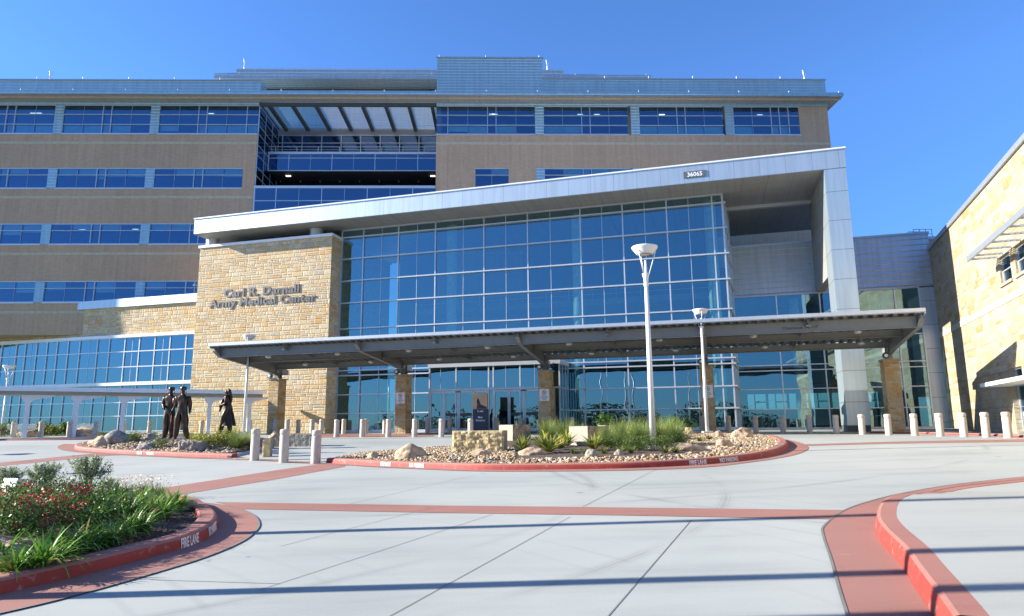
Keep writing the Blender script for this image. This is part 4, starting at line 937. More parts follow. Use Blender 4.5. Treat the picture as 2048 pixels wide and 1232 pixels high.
# ============================================================ BOLLARDS
ORD = ['first', 'second', 'third', 'fourth', 'fifth', 'sixth', 'seventh', 'eighth', 'ninth', 'tenth', 'eleventh', 'twelfth', 'thirteenth', 'fourteenth', 'fifteenth', 'sixteenth']
def bollard0():
    t = thing('bollard', 'x', 'bollard')
    b = MB(); b.lathe([(.158, -.1), (.158, .0), (.160, .02), (.156, .82), (.150, .835), (.143, .842)], 28); b.build('post', K['bollard'], t)
    b = MB(); b.lathe([(.143, .842), (.143, .862), (.152, .868), (.160, .885), (.161, .985), (.152, 1.015), (.13, 1.036), (.08, 1.045), (0, 1.047)], 28); b.build('cap', K['bollard'], t)
    return t
B0 = bollard0(); used = [False]
def bollard(u, D, label, group, s=1):
    if used[0]: o = copy_tree(B0)
    else: o = B0; used[0] = True
    x = at(u, D); o.location = (x, D, G(x, D) + .008); o.rotation_euler = (random.gauss(0, .008), random.gauss(0, .008), random.uniform(0, 6)); tag(o, label, 'bollard', group); return o
for i, (u, D) in enumerate(((512.5, 25.2), (570.5, 23.9), (634, 23.2))):
    bollard(u, D, ['nearest row cream bollard at the grey kerb end', 'middle cream bollard of the three nearest ones', 'cream bollard standing at the left tip of the entrance island kerb'][i], 'three near bollards').location.z += (.085, .09, .05)[i]
for i, u in enumerate((673.5, 725, 777, 829.5, 883, 941)):
    bollard(u, 41.3 - .32 * i, f'sunlit cream bollard, {ORD[i]} from the left in the front row before the doors', 'front row bollards')
for i, u in enumerate((643, 687.5, 732.5, 769.5, 855, 899.5, 949, 992, 1040, 1143, 1245.5, 1296)):
    q = Vector((0, 0)); D = 49.6 - (u - 643) * .0076
    bollard(u, D, f'shaded bollard, {ORD[i]} from the left in the rear row by the entrance glass', 'rear row bollards')
for i, (u, D) in enumerate(((1404, 44.4), (1457.5, 43.6), (1511.5, 42.6), (1566, 41.8), (1619, 39.9), (1672, 38.0), (1724, 36.3), (1776.5, 34.7), (1828.5, 33.1), (1879.5, 31.6), (1926.5, 30.4), (1971, 29.3), (2014.5, 28.3), (2060, 27.4))):
    bollard(u, D, f'pale bollard, {ORD[i]} from the left in the curved right hand row', 'right hand row bollards')
for i, (u, D) in enumerate(((27.8, 45.8), (83, 46), (139, 46.4), (192, 46.8), (246.8, 49.5), (299, 51))):
    bollard(u, D, f'grey cream bollard, {ORD[i]} from the left picture edge near the covered walkway', 'far left bollards')
for i, (u, D) in enumerate(((403, 52), (500, 52.5), (550, 50.5), (574.5, 47), (596.5, 51.5), (624.5, 45.5))):
    bollard(u, D, f'bollard by the stone wall, {ORD[i]} to the right of the bronze men', 'bollards before the stone wall')

# ============================================================ LAMP POSTS
def lamp0(h=6.97):
    t = thing('lamp_post', 'x', 'lamp post')
    MB().tube([(0, 0, .2), (0, 0, h - 1.35)], [.105, .068], 20).build('pole', K['lamp'], t)
    MB().box(-.27, .27, -.27, .27, -.1, .2).build('base_block', K['kerbgrey'], t, bevel=.02)
    b = MB(); b.lathe([(.085, h - 1.42), (.085, h - 1.32), (.075, h - 1.3), (.085, h - 1.15), (.13, h - .98), (.12, h - .97), (.05, h - 1.1)], 20); b.build('collar', K['lamp'], t)
    for k in range(3):
        a = 2 * math.pi * k / 3 + .5; b = MB(); b.tube([(.11 * math.cos(a), .11 * math.sin(a), h - 1.0), (.37 * math.cos(a), .37 * math.sin(a), h - .18)], .016, 6); b.build('arm', K['lamp'], t)
    b = MB(); b.tube([(0, 0, h - 1.1), (0, 0, h - .5)], .035, 8); b.build('lamp_stem', K['lamp'], t)
    b = MB(); b.lathe([(0, h - .28), (.22, h - .30), (.29, h - .28), (.30, h - .26), (.43, h - .09), (.45, h - .05), (.445, h - .02), (.36, h - .0), (0, h + .01)], 36)
    hd = b.build('lamp_head', K['lamp'], t)
    b = MB(); b.lathe([(.17, h - .302), (.2, h - .315), (.24, h - .308), (.2, h - .30)], 24); b.build('lens_ring', K['steel'], hd); return t
LP0 = lamp0()
def lamp(u, D, label, z=None, copy=True, s=1, x=None):
    o = copy_tree(LP0) if copy else LP0
    x = at(u, D) if x is None else x; o.location = (x, D, (G(x, D) + .1) if z is None else z); tag(o, label, 'lamp post', 'white lamp posts'); o.scale = (s, s, s); o.rotation_euler = (0, 0, .7 * D); return o
lamp(1305, 22.8, 'tallest white lamp post with saucer head on the entrance island', copy=False)
lamp(1414.5, 35.8, 'slim lamp post standing just before the third signed pier', s=.95)
lamp(488, 45.0, 'lamp post with grey head in front of the stone panel', s=.94)
lamp(4, 51.5, 'lamp post at the left edge beyond the covered walkway', z=-.4)
# poles left of the frame whose shadows cross the road
for i, (u, v, L, h) in enumerate(((1024, 1052, 11.2, 1), (1024, 1168, 9.2, 1), (1400, 1245, 10.2, 1))):
    q = gp(u, v); p = q.xy - SUNH.xy * L
    fp = thing('flagpole', f'tall white flagpole outside the frame, {ORD[i]} counting from the building', 'flagpole', (p.x, p.y, G(p.x, p.y)), 0, 'flagpoles')
    MB().tube([(0, 0, 0), (0, 0, 11)], [.125, .09], 16).build('pole', K['white'], fp)
    MB().lathe([(.0, -.1), (.3, -.1), (.3, .05), (.12, .12), (.09, .2)], 20).build('base_collar', K['white'], fp)
    MB().lathe([(0, 11.35), (.12, 11.28), (.16, 11.16), (.12, 11.04), (.03, 10.98)], 16).build('ball_finial', K['metal'], fp)
for (u, v), l in (((250, 944), 'nearer'), ((70, 908), 'farther')):
    q = gp(u, v); p = q.xy - SUNH.xy * (7.2 / math.tan(R(SUN_EL))); lamp(0, p.y, l + ' of the two lamp posts standing outside the left edge of the frame', x=p.x)

# ============================================================ COVERED WALKWAY
WA, WB = Vector((-33.2, 44.0)), Vector((-18.7, 51.5)); wd = (WB - WA); wl_ = wd.length; wang = math.atan2(wd.y, wd.x)
CW = thing('covered_walkway', 'long low flat walkway roof on white Y shaped posts at the left', 'walkway', (WA.x, WA.y, 0), wang)
part(MB().box(-14, wl_, 0, 2.9, 4.25, 4.44), 'flat_roof', K['metal'], CW)
b = MB(); b.box(-14, wl_ + .02, -.06, .0, 4.22, 4.50); part(b, 'roof_edge', K['white'], CW)
part(MB().box(-14, wl_ - .1, .4, 2.5, 4.0, 4.24), 'soffit', K['sidewalk'], CW)
for i in range(-4, 6):
    x = 1.5 + 2.77 * i; z0 = G(WA.x + wd.x / wl_ * x, WA.y + wd.y / wl_ * x) - .1
    b = MB(); b.prism([(x - .13, z0), (x + .13, z0), (x + .13, 3.42), (x + .30, 3.68), (x + 1.5, 3.93), (x + 1.5, 3.999), (x - .36, 3.999), (x - .36, 3.78), (x - .13, 3.48)], .62, .92); part(b, 'post', K['white'], CW)
# benches
def bench(u, D, rz, label):
    x = at(u, D); t = thing('bench', label, 'bench', (x, D, G(x, D)), rz, 'metal benches')
    b = MB()
    for k in range(5): b.box(-.95, .95, -.25 + k * .1, -.17 + k * .1, .44, .46)
    b.build('seat', K['white'], t); b = MB()
    for k in range(4): b.box(-.95, .95, .28 + k * .02, .30 + k * .02, .52 + k * .1, .59 + k * .1)
    b.build('backrest', K['white'], t)
    for q in (-.85, 0, .85): b = MB(); b.box(q - .025, q + .025, -.25, -.2, -.02, .44).box(q - .025, q + .025, .22, .27, -.02, .44).box(q - .025, q + .025, -.2, .22, .38, .44).box(q - .025, q + .025, .3, .36, .44, .95); b.build('leg', K['white'], t)
bench(38, 49.0, .2, 'white slatted bench behind the second bollard from the left edge'); bench(163, 51.0, .2, 'grey slatted bench between the left walkway posts')

# ============================================================ BEDS: surface, mulch, gravel
def dist_to(path, x, y):
    return min(((x - p.x) ** 2 + (y - p.y) ** 2) for p in path) ** .5
def zLB(x, y): return G(x, y) + .10 + .20 * sst(.3, 2.2, dist_to(LB, x, y)) + .02 * noise.noise(Vector((x * 2, y * 2, 0)))
def zMI(x, y): return G(x, y) + .11 + .10 * sst(.3, 1.6, min(dist_to(MI, x, y), dist_to(MIb, x, y))) + .03 * noise.noise(Vector((x, y, 3)))
def zLI(x, y): return G(x, y) + .11 + .24 * sst(.3, 2.6, dist_to(LI, x, y)) * sst(0, 1.6, dist_to(LIb, x, y)) + .03 * noise.noise(Vector((x, y, 5)))
lbp = offset(LB, .27) + [Vector((-26, 6.0))]
o = area('planting_soil', [p for p in lbp], zLB, K['mulch'], .4); tag(o, kind='structure')
mip = offset(MI, .27) + offset(MIb, .13)[1:-1]; o = area('planting_soil', mip, zMI, K['mulch'], .5); tag(o, kind='structure')
lip = offset(LI, .27) + offset(LIb, .13)[1:-1]; o = area('planting_soil', lip, zLI, K['mulch'], .5); tag(o, kind='structure')
def gpz(u, v, zf, d0=.15):
    d = ray(u, v); D = 20.0
    lo, hi = 3.0, 60.0
    for _ in range(50):
        m = (lo + hi) / 2; x, y = d.x / d.y * m, m; z = CAMZ + d.z / d.y * m
        if z > zf(x, y): lo = m
        else: hi = m
    return Vector((x, y, zf(x, y)))
def inside(poly, x, y):
    c = False; n = len(poly)
    for i in range(n):
        a, b = poly[i], poly[i - 1]
        if (a.y > y) != (b.y > y) and x < (b.x - a.x) * (y - a.y) / (b.y - a.y) + a.x: c = not c
    return c
_t = (1 + 5 ** .5) / 2
ICO = [Vector(p).normalized() for p in ((-1, _t, 0), (1, _t, 0), (-1, -_t, 0), (1, -_t, 0), (0, -1, _t), (0, 1, _t), (0, -1, -_t), (0, 1, -_t), (_t, 0, -1), (_t, 0, 1), (-_t, 0, -1), (-_t, 0, 1))]
ICF = [(0, 11, 5), (0, 5, 1), (0, 1, 7), (0, 7, 10), (0, 10, 11), (1, 5, 9), (5, 11, 4), (11, 10, 2), (10, 7, 6), (7, 1, 8), (3, 9, 4), (3, 4, 2), (3, 2, 6), (3, 6, 8), (3, 8, 9), (4, 9, 5), (2, 4, 11), (6, 2, 10), (8, 6, 7), (9, 8, 1)]
PC = [(.40, .31, .20), (.34, .22, .11), (.43, .35, .24), (.26, .23, .19), (.38, .24, .11), (.22, .16, .10), (.50, .43, .33), (.30, .18, .08)]
def gravel(name, n, poly, zf, accept, label, smin=.03, smax=.075):
    b = MB(); b.col = []; xs = [p.x for p in poly]; ys = [p.y for p in poly]; k = 0; tries = 0
    while k < n and tries < n * 12:
        tries += 1; x, y = random.uniform(min(xs), max(xs)), random.uniform(min(ys), max(ys))
        if not inside(poly, x, y) or not accept(x, y): continue
        s = random.uniform(smin, smax); m = Matrix.Translation((x, y, zf(x, y) + s * .25)) @ Matrix.Rotation(random.uniform(0, 6.28), 4, 'Z') @ Matrix.Rotation(random.uniform(-.5, .5), 4, 'X') @ Matrix.Diagonal((s * random.uniform(.9, 1.5), s, s * random.uniform(.5, .9), 1))
        c = random.choice(PC); f = random.uniform(.8, 1.15); n0 = len(b.v)
        b.v += [tuple(m @ (p * random.uniform(.82, 1.12))) for p in ICO]; b.f += [tuple(i + n0 for i in t) for t in ICF]; b.sm += [True] * 20; b.col += [tuple(v * f for v in c)] * 12; k += 1
    o = b.build(name, K['pebble'], recalc=False); return tag(o, label, 'gravel', kind='stuff')
def u_of(x, y, z): 
    d = Vector((x, y, z - CAMZ)); q = d.dot(_Fw); return 1024 + FPX * d.dot(_Rt) / q, 616 - FPX * d.dot(_Up) / q
xr = gp(1385, 905).x
def accMI(x, y):
    d = dist_to(MI, x, y); 
    if x > xr: return y < 34
    if x < gp(1030, 905).x: return d < 5.5
    return d < 1.25 + .3 * noise.noise(Vector((x, y, 0)))
gravel('river_gravel', 13000, mip, zMI, accMI, 'tan and cream river pebbles covering the entrance island', .025, .06)
gravel('river_gravel', 3600, lip, zLI, lambda x, y: x < at(470, 28) and dist_to(LI, x, y) < 3.5, 'tan and grey river pebbles on the statue bed', .03, .09)
gravel('bark_mulch', 2600, lbp, zLB, lambda x, y: x > -9.5 and dist_to(LB, x, y) < 1.6, 'dark gravel and mulch crumbs along the flower bed kerb', .008, .022)
for o in C.objects:
    if o.name.startswith('bark_mulch'):
        for d in o.data.color_attributes['rnd'].data: c = d.color; d.color = (c[0] * .38, c[1] * .36, c[2] * .36, 1)

# ============================================================ BOULDERS AND BLOCKS
def boulder(name, u, v, zf, wpx, hpx, mat, label, seed, flat=.6, deep=.8, group=None, D=None):
    p = gpz(u, v, zf) if D is None else Vector((at(u, D), D, G(at(u, D), D))); k = p.y / 1376; W, H = wpx * k, hpx * k
    bm = bmesh.new(); bmesh.ops.create_icosphere(bm, subdivisions=4, radius=1)
    for q in bm.verts:
        n = q.co.normalized(); r = 1 + .28 * noise.noise(n * 1.3 + Vector((seed, 0, 0))) + .12 * noise.noise(n * 3.1 + Vector((seed, 5, 0))) + .09 * abs(noise.noise(n * 6 + Vector((seed, 9, 0)))) + .035 * noise.noise(n * 17 + Vector((seed, 9, 0)))
        c = n * r; c.z = max(c.z, -.45); e = noise.noise(n * .9 + Vector((0, seed, 2)))
        q.co = Vector((c.x * W / 2, c.y * W / 2 * deep, (c.z + .12) * H / 1.12 * (1 + .25 * e)))
    for f in bm.faces: f.smooth = True
    me = bpy.data.meshes.new(name); bm.to_mesh(me); bm.free(); me.materials.append(mat); uvmap(me)
    o = bpy.data.objects.new(name, me); C.objects.link(o); o.location = p; o.rotation_euler = (0, 0, random.uniform(-.4, .4)); return tag(o, label, 'boulder', group)
for a in ((820, 914, zMI, 62, 24, K['rock'], 'large pointed tan boulder on the pebbles near the left island tip', 1.1), (745, 915.5, zMI, 24, 12, K['rock'], 'small round tan rock left of the pointed boulder', 2.3),
          (928, 903, zMI, 30, 12, K['rockgrey'], 'low brown rock at the foot of the long split block', 3.7), (962, 911, zMI, 38, 12, K['rock'], 'flat cream rock beside the kerb before the split block', 4.1),
          (1066, 909, zMI, 56, 13, K['rock'], 'flat orange slab rock before the variegated clumps', 5.9), (1183, 913, zMI, 24, 14, K['blockcut'], 'rounded white rock beside the kerb left of the tall lamp', 6.2),
          (1237, 909, zMI, 18, 9, K['blockcut'], 'little white rock just left of the tall lamp base', 7.5), (1368, 900, zMI, 74, 14, K['rock'], 'long flat orange rock right of the tall lamp', 8.8),
          (1448, 892, zMI, 34, 15, K['rock'], 'orange tan rock in the pebbles below the striped boulder', 9.4), (1484, 876, zMI, 42, 18, K['rock'], 'big striped boulder near the right end of the island', 10.6),
          (1436, 875, zMI, 24, 12, K['rock'], 'tan rock left of the striped boulder', 11.2), (1378, 869, zMI, 22, 13, K['block'], 'yellow rock behind the feather grass', 12.1)):
    boulder('boulder', *a, group='rocks on the entrance island')
for a in ((241, 885, zLI, 62, 22, K['rockgrey'], 'large grey boulder at the back of the statue bed', 21.1), (206, 890, zLI, 54, 17, K['rock'], 'tan boulder overlapping the grey one', 22.3), (300, 881, zLI, 22, 14, K['rockgrey'], 'small brown rock between the grey boulder and the bronze men', 23.8),
          (292, 899, zLI, 32, 14, K['rockgrey'], 'rounded grey rock in the pebbles of the statue bed', 24.9), (356, 903, zLI, 26, 7, K['rock'], 'flat orange rock under the pale slab', 25.2)):
    boulder('boulder', *a, group='rocks on the statue bed')
boulder('boulder', 172, 868, None, 58, 17, K['rock'], 'long tan boulder on the lawn edge behind the left bollards', 31.4, D=47.5); boulder('boulder', 60, 872, None, 40, 12, K['rock'], 'low tan rock between the two leftmost bollards', 33.1, D=47.2)
boulder('boulder', 553, 886, None, 30, 27, K['rock'], 'round sunlit tan rock between the near bollards', 34.6, D=33)
boulder('boulder', 30, 1110, zLB, 130, 34, K['rock'], 'orange rock half hidden in the flower bed', 41.3); boulder('boulder', 268, 998, zLB, 34, 18, K['rock'], 'pale orange rock among the lilies at the back of the bed', 42.7); boulder('boulder', 382, 1018, zLB, 26, 15, K['rock'], 'small pink rock at the tip of the flower bed', 43.5)
def block(u, v, zf, wpx, hpx, dpt, rz, label, mat, seed, D=None, rough=.035):
    p = gpz(u, v, zf) if D is None else Vector((at(u, D), D, G(at(u, D), D))); k = p.y / 1376; W, H = wpx * k, hpx * k
    bm = bmesh.new(); bmesh.ops.create_cube(bm, size=1); bmesh.ops.subdivide_edges(bm, edges=bm.edges[:], cuts=22, use_grid_fill=True)
    for q in bm.verts:
        c = q.co.copy(); c.x *= W; c.y *= dpt; c.z = (c.z + .5) * (H + .1) - .1
        n = Vector((0, -1, 0)) if q.co.y < -.49 else (Vector((0, 1, 0)) if q.co.y > .49 else Vector((0, 0, 0)))
        a = noise.noise(Vector((c.x * 6, c.y * 6, c.z * 6 + seed))) + .6 * noise.noise(Vector((c.x * 14, c.y * 14, c.z * 14 + seed)))
        edge = min(1, (.5 - abs(q.co.x)) * W / .06, 1) * min(1, max(0, (.5 - abs(q.co.z)) * H / .05))
        q.co = c + n * (a * rough + rough * .8) * edge + Vector((noise.noise(c * 3), noise.noise(c * 3 + Vector((9, 9, 9))), noise.noise(c * 3 + Vector((5, 0, 5))))) * .008
    for f in bm.faces: f.smooth = False
    me = bpy.data.meshes.new('stone_block'); me.materials.append(mat); me.materials.append(K['blockcut'])
    for f in bm.faces: f.material_index = 0 if abs(f.normal.y) > .4 else 1
    bm.to_mesh(me); bm.free(); uvmap(me); o = bpy.data.objects.new('stone_block', me); C.objects.link(o); o.location = p; o.rotation_euler = (0, 0, rz); return tag(o, label, 'stone block', 'limestone seat blocks')
block(960, 903, zMI, 104, 41, .75, R(-8), 'long yellow split faced block at the front of the entrance island', K['block'], 1)
block(1030, 880, zMI, 46, 30, 1.0, R(38), 'square stone block behind the long split block', K['rock'], 2, rough=.01)
block(1176, 886, zMI, 50, 33, 1.1, R(35), 'cream block with an orange side behind the striped clump', K['rock'], 3, rough=.01)
block(1215, 875, zMI, 24, 24, .8, R(20), 'small orange block half hidden behind the feather grass', K['rock'], 4, rough=.01)
block(1168, 889, zMI, 44, 6, .7, R(15), 'thin flat stone slab between the clumps', K['blockcut'], 5, rough=.005)
block(388, 901, zLI, 50, 19, .6, R(-4), 'pale flat topped slab rock in front of the bronze men', K['rockgrey'], 6, rough=.05)
block(466, 880, None, 158, 21, .7, R(0), 'long low stone ledge carrying the bronze woman', K['rock'], 7, D=31.5, rough=.02)
block(537, 893, None, 15, 34, .5, R(10), 'narrow upright cream block behind the first near bollard', K['block'], 8, D=27.0, rough=.02)
block(607, 881, None, 48, 25, .7, R(-6), 'mossy grey stone block between the near bollards', K['blockcut'], 9, D=33.0, rough=.015)
block(352, 881.5, zLI, 54, 7, .9, 0, 'flat slab under the feet of the two bronze men', K['kerbgrey'], 10, rough=.002)

# ============================================================ PLANTS
def blade(b, base, az, length, width, lean, droop, col, seg=5, fold=.0, tipc=1.25):
    d = Vector((math.cos(az), math.sin(az), 0)); s = Vector((-math.sin(az), math.cos(az), 0)); p = Vector(base); ang = lean; n0 = len(b.v); L = length / seg
    for i in range(seg + 1):
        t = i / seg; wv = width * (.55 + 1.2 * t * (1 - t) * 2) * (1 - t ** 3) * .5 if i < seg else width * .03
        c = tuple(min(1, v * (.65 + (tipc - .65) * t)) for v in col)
        b.v += [tuple(p - s * wv), tuple(p + s * wv)]; b.col += [c, c]
        p = p + (d * math.sin(ang) + Vector((0, 0, 1)) * math.cos(ang)) * L; ang += droop / seg
    for i in range(seg): a = n0 + 2 * i; b.f.append((a, a + 1, a + 3, a + 2)); b.sm.append(True)
def leafq(b, p, n, size, col, asp=.5):
    u = n.cross(Vector((random.uniform(-1, 1), random.uniform(-1, 1), random.uniform(-.3, 1)))).normalized(); v = n.cross(u); n0 = len(b.v)
    b.v += [tuple(p - u * size * .5), tuple(p + v * size * asp * .5 + n * size * .08), tuple(p + u * size * .5), tuple(p - v * size * asp * .5 + n * size * .08)]; b.col += [col] * 4; b.f.append((n0, n0 + 1, n0 + 2, n0 + 3)); b.sm.append(True)
def vary(c, k=.25): f = random.uniform(1 - k, 1 + k); return (c[0] * f * random.uniform(.9, 1.15), c[1] * f, c[2] * f * random.uniform(.8, 1.2))
def mk_lily(n=110, L=.43, col=(.12, .27, .035)):
    b = MB(); b.col = []
    for _ in range(n):
        a = random.uniform(0, 6.28); r = random.uniform(0, .09); c = vary(col, .4)
        if random.random() < .07: c = (.32, .26, .10)
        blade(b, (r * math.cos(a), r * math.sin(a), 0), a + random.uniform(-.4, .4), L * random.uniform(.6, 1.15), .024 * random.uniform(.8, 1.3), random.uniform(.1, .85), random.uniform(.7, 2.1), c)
    return b
def mk_var(n=70, L=.42):
    b = MB(); b.col = []
    for _ in range(n):
        a = random.uniform(0, 6.28); r = random.uniform(0, .06); c = vary(random.choice([(.36, .36, .07), (.42, .40, .10), (.14, .22, .05), (.10, .17, .05)]), .2)
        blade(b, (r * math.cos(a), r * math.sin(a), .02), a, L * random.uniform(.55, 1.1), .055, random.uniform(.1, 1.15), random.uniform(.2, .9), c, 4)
    return b
def mk_feather(n=1300, L=.95, col=(.20, .26, .075)):
    b = MB(); b.col = []
    for _ in range(n):
        a = random.uniform(0, 6.28); r = random.uniform(0, .14); c = vary(col, .35)
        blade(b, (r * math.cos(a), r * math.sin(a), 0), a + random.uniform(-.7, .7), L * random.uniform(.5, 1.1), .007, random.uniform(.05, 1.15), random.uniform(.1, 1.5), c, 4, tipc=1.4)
    return b
def mk_bush(n=1500, R_=.42, H=.5, col=(.06, .13, .025), size=.035, hol=.3):
    b = MB(); b.col = []
    cl = [(Vector((random.gauss(0, R_ * .55), random.gauss(0, R_ * .55), H * (.25 + .75 * random.random() ** .8))), random.uniform(.07, .15)) for _ in range(34)]
    for _ in range(n):
        c, r = random.choice(cl); p = c + Vector((random.gauss(0, r), random.gauss(0, r), random.gauss(0, r * .8)))
        if p.z < .01: p.z = random.uniform(.01, .1)
        nn = Vector((random.gauss(0, 1), random.gauss(0, 1), random.gauss(.6, 1))).normalized(); leafq(b, p, nn, size * random.uniform(.7, 1.4), vary(col, .45), .6)
    return b
def mk_stems(n, H, R_, rad=.004):
    b = MB(); b.col = None; ends = []
    for _ in range(n):
        a = random.uniform(0, 6.28); l = random.uniform(.1, 1) * R_; h = H * random.uniform(.65, 1); p1 = Vector((l * .35 * math.cos(a), l * .35 * math.sin(a), h * .5)); p2 = Vector((l * math.cos(a), l * math.sin(a), h))
        b.tube([(0, 0, 0), p1, p2], [rad * 1.6, rad, rad * .4], 5, False); ends.append((p1, p2))
    return b, ends
PROTO = {}
def proto(kind, builder, parts):
    """builder(root) fills a plant root with its parts; later calls copy it"""
    if kind not in PROTO: PROTO[kind] = []
    t = thing(kind, 'x', 'plant'); builder(t); PROTO[kind].append([t, False])
    return t
def b_lily(t): mk_lily().build('foliage', K['leaf'], t, recalc=False)
def b_var(t): mk_var().build('foliage', K['leaf'], t, recalc=False)
def b_feather(t): mk_feather().build('foliage', K['leaf'], t, recalc=False)
def flower_mesh():
    b = MB()
    for k in range(9):
        a = k * 2.4; r = .012 + .002 * k; p = Vector((r * math.cos(a), r * math.sin(a), .006 * (k % 3)))
        b.add([p, p + Vector((.018 * math.cos(a - .5), .018 * math.sin(a - .5), .012)), p + Vector((.03 * math.cos(a), .03 * math.sin(a), .008)), p + Vector((.018 * math.cos(a + .5), .018 * math.sin(a + .5), .012))], [(0, 1, 2, 3)], True)
    return b
def b_rose(t):
    mk_bush(2300, .46, .46, (.075, .16, .032), .034).build('foliage', K['leaf'], t, recalc=False)
    s, e = mk_stems(16, .68, .45); s.build('stem', K['stem'], t)
    f0 = None
    for k in range(22):
        a, r = random.uniform(0, 6.28), random.uniform(.05, .48); loc = (r * math.cos(a), r * math.sin(a), random.uniform(.28, .58) - r * .2)
        if f0 is None: f0 = flower_mesh().build('flower', K['petal'], t, recalc=False); f = f0
        else: f = f0.copy(); C.objects.link(f)
        f.parent = t; f.location = loc; f.rotation_euler = (random.uniform(-.9, .9), random.uniform(-.9, .9), 0); s_ = random.uniform(1.1, 1.9); f.scale = (s_, s_, s_)
def b_silver(t):
    s, e = mk_stems(46, .8, .36, .004); s.build('stem', K['stem'], t); b = MB(); b.col = []
    for p1, p2 in e:
        for _ in range(70):
            q = random.uniform(.25, 1) ** .6; p = p1.lerp(p2, q) + Vector([random.gauss(0, .022) for _ in range(3)]); leafq(b, p, Vector((random.gauss(0, 1), random.gauss(0, 1), random.gauss(0, 1))).normalized(), .044 * random.uniform(.6, 1.3), vary((.24, .31, .17), .3), .34)
    b.build('foliage', K['leaf'], t, recalc=False)
def b_broad(t):
    s, e = mk_stems(14, .75, .4, .008); s.build('stem', K['stem'], t); b = MB(); b.col = []
    for p1, p2 in e:
        for _ in range(26):
            p = p1.lerp(p2, random.uniform(.1, 1.05)) + Vector([random.gauss(0, .07) for _ in range(3)]); leafq(b, p, Vector((random.gauss(0, .6), random.gauss(0, .6), 1)).normalized(), .15 * random.uniform(.6, 1.2), vary((.07, .16, .03), .4), .5)
    b.build('foliage', K['leaf'], t, recalc=False)
def b_tuft(t): mk_lily(60, .3, (.16, .20, .05)).build('foliage', K['leaf'], t, recalc=False)
def b_round(t): mk_bush(1500, .28, .42, (.10, .15, .035), .04).build('foliage', K['leaf'], t, recalc=False)
def b_yellow(t):
    b = mk_bush(1300, .5, .45, (.26, .28, .05), .07); b.build('foliage', K['leaf'], t, recalc=False)
def b_white(t):
    mk_feather(260, .3, (.16, .20, .08)).build('foliage', K['leaf'], t, recalc=False); b = MB(); b.col = []
    for _ in range(120):
        leafq(b, Vector((random.gauss(0, .17), random.gauss(0, .17), random.uniform(.15, .36))), Vector((random.gauss(0, 1), random.gauss(0, 1), 1)).normalized(), .035, vary((.62, .56, .44), .2), .7)
    tag(b.build('flower_heads', K['leaf'], t, recalc=False), kind='stuff')
BL = dict(lily_clump=(b_lily, 3), variegated_clump=(b_var, 2), feather_grass=(b_feather, 2), flowering_bush=(b_rose, 2), silver_shrub=(b_silver, 2), broadleaf_shrub=(b_broad, 1), grass_tuft=(b_tuft, 2), round_shrub=(b_round, 1), yellow_shrub=(b_yellow, 1), white_flower_patch=(b_white, 1))
def plant(kind, pos, s, label, group=None, cat='plant', sz=1.0):
    if kind not in PROTO:
        for _ in range(BL[kind][1]): proto(kind, BL[kind][0], None)
    L = PROTO[kind]; k = random.randrange(len(L)); e = next((q for q in L if not q[1]), None)
    if e: o = e[0]; e[1] = True
    else: o = copy_tree(L[k][0])
    o.location = pos; o.rotation_euler = (0, 0, random.uniform(0, 6.28)); o.scale = (s, s, s * sz); return tag(o, label, cat, group)
# foreground bed
lil = [((28, 1150), 1.0, 'in the lower left corner by the kerb'), ((84, 1140), 1.15, 'beside the kerb left of the kerb joint'), ((130, 1112), 1.1, 'behind the kerb joint'), ((165, 1104), 1.1, 'in the middle of the kerb side'), ((215, 1092), 1.05, 'left of the painted words'), ((252, 1072), 1.05, 'behind the painted words'),
       ((285, 1062), 1.0, 'nearest the bed tip'), ((322, 1038), 1.1, 'near the tip behind the mulch gap'), ((350, 1024), 1.15, 'tallest at the tip of the bed'), ((300, 1026), 1.1, 'in the second rank from the tip'), ((255, 1030), 1.1, 'behind the mulch patch'), ((212, 1036), 1.1, 'just right of the red flowers'),
       ((180, 1052), 1.0, 'touching the red flowering bush'), ((330, 1010), 1.0, 'at the back of the tip'), ((282, 1006), .95, 'below the white flowers'), ((228, 1008), 1.0, 'beside the pale bush'), ((5, 1120), 1.0, 'cut by the left picture edge'), ((192, 1012), .9, 'under the taller silver shrub'), ((108, 1128), .9, 'between two larger clumps at the kerb')]
for (u, v), s, l in lil: plant('lily_clump', gpz(u, v, zLB), s, 'green strap leaved clump ' + l, 'lily clumps in the flower bed')
ros = [((30, 1082), 1.15, 'at the left picture edge'), ((85, 1078), 1.1, 'nearest the camera'), ((135, 1058), 1.05, 'right of the nearest one'), ((20, 1046), 1.1, 'beside the floodlight'), ((75, 1040), 1.1, 'in the middle of the bed'), ((125, 1028), 1.0, 'under the left silver shrub'), ((165, 1032), .9, 'furthest right'), ((-35, 1075), 1.1, 'mostly outside the left edge')]
for (u, v), s, l in ros: plant('flowering_bush', gpz(u, v, zLB), s * .88, 'leafy bush with red flowers ' + l, 'red flowering bushes', 'bush')
plant('silver_shrub', gpz(80, 1004, zLB), .85, 'shorter silver green shrub behind the red flowers', 'silver shrubs', 'bush'); plant('silver_shrub', gpz(172, 1004, zLB), 1.0, 'taller silver green shrub with bare stems', 'silver shrubs', 'bush'); plant('silver_shrub', gpz(214, 1000, zLB), .55, 'small dark sprig right of the taller silver shrub', 'silver shrubs', 'bush'); plant('silver_shrub', gpz(8, 1010, zLB), .8, 'thin sprig behind the floodlight at the left edge', 'silver shrubs', 'bush')
for i, (u, v) in enumerate(((232, 992), (258, 989), (285, 988), (312, 990))): plant('white_flower_patch', gpz(u, v, zLB), 1.1, f'cream seed head patch, {ORD[i]} from the left at the back of the bed', 'cream flower patches')
fl = gpz(30, 1012, zLB); FLt = thing('floodlight', 'grey box floodlight on a stake among the red flowers', 'light', fl, R(-20))
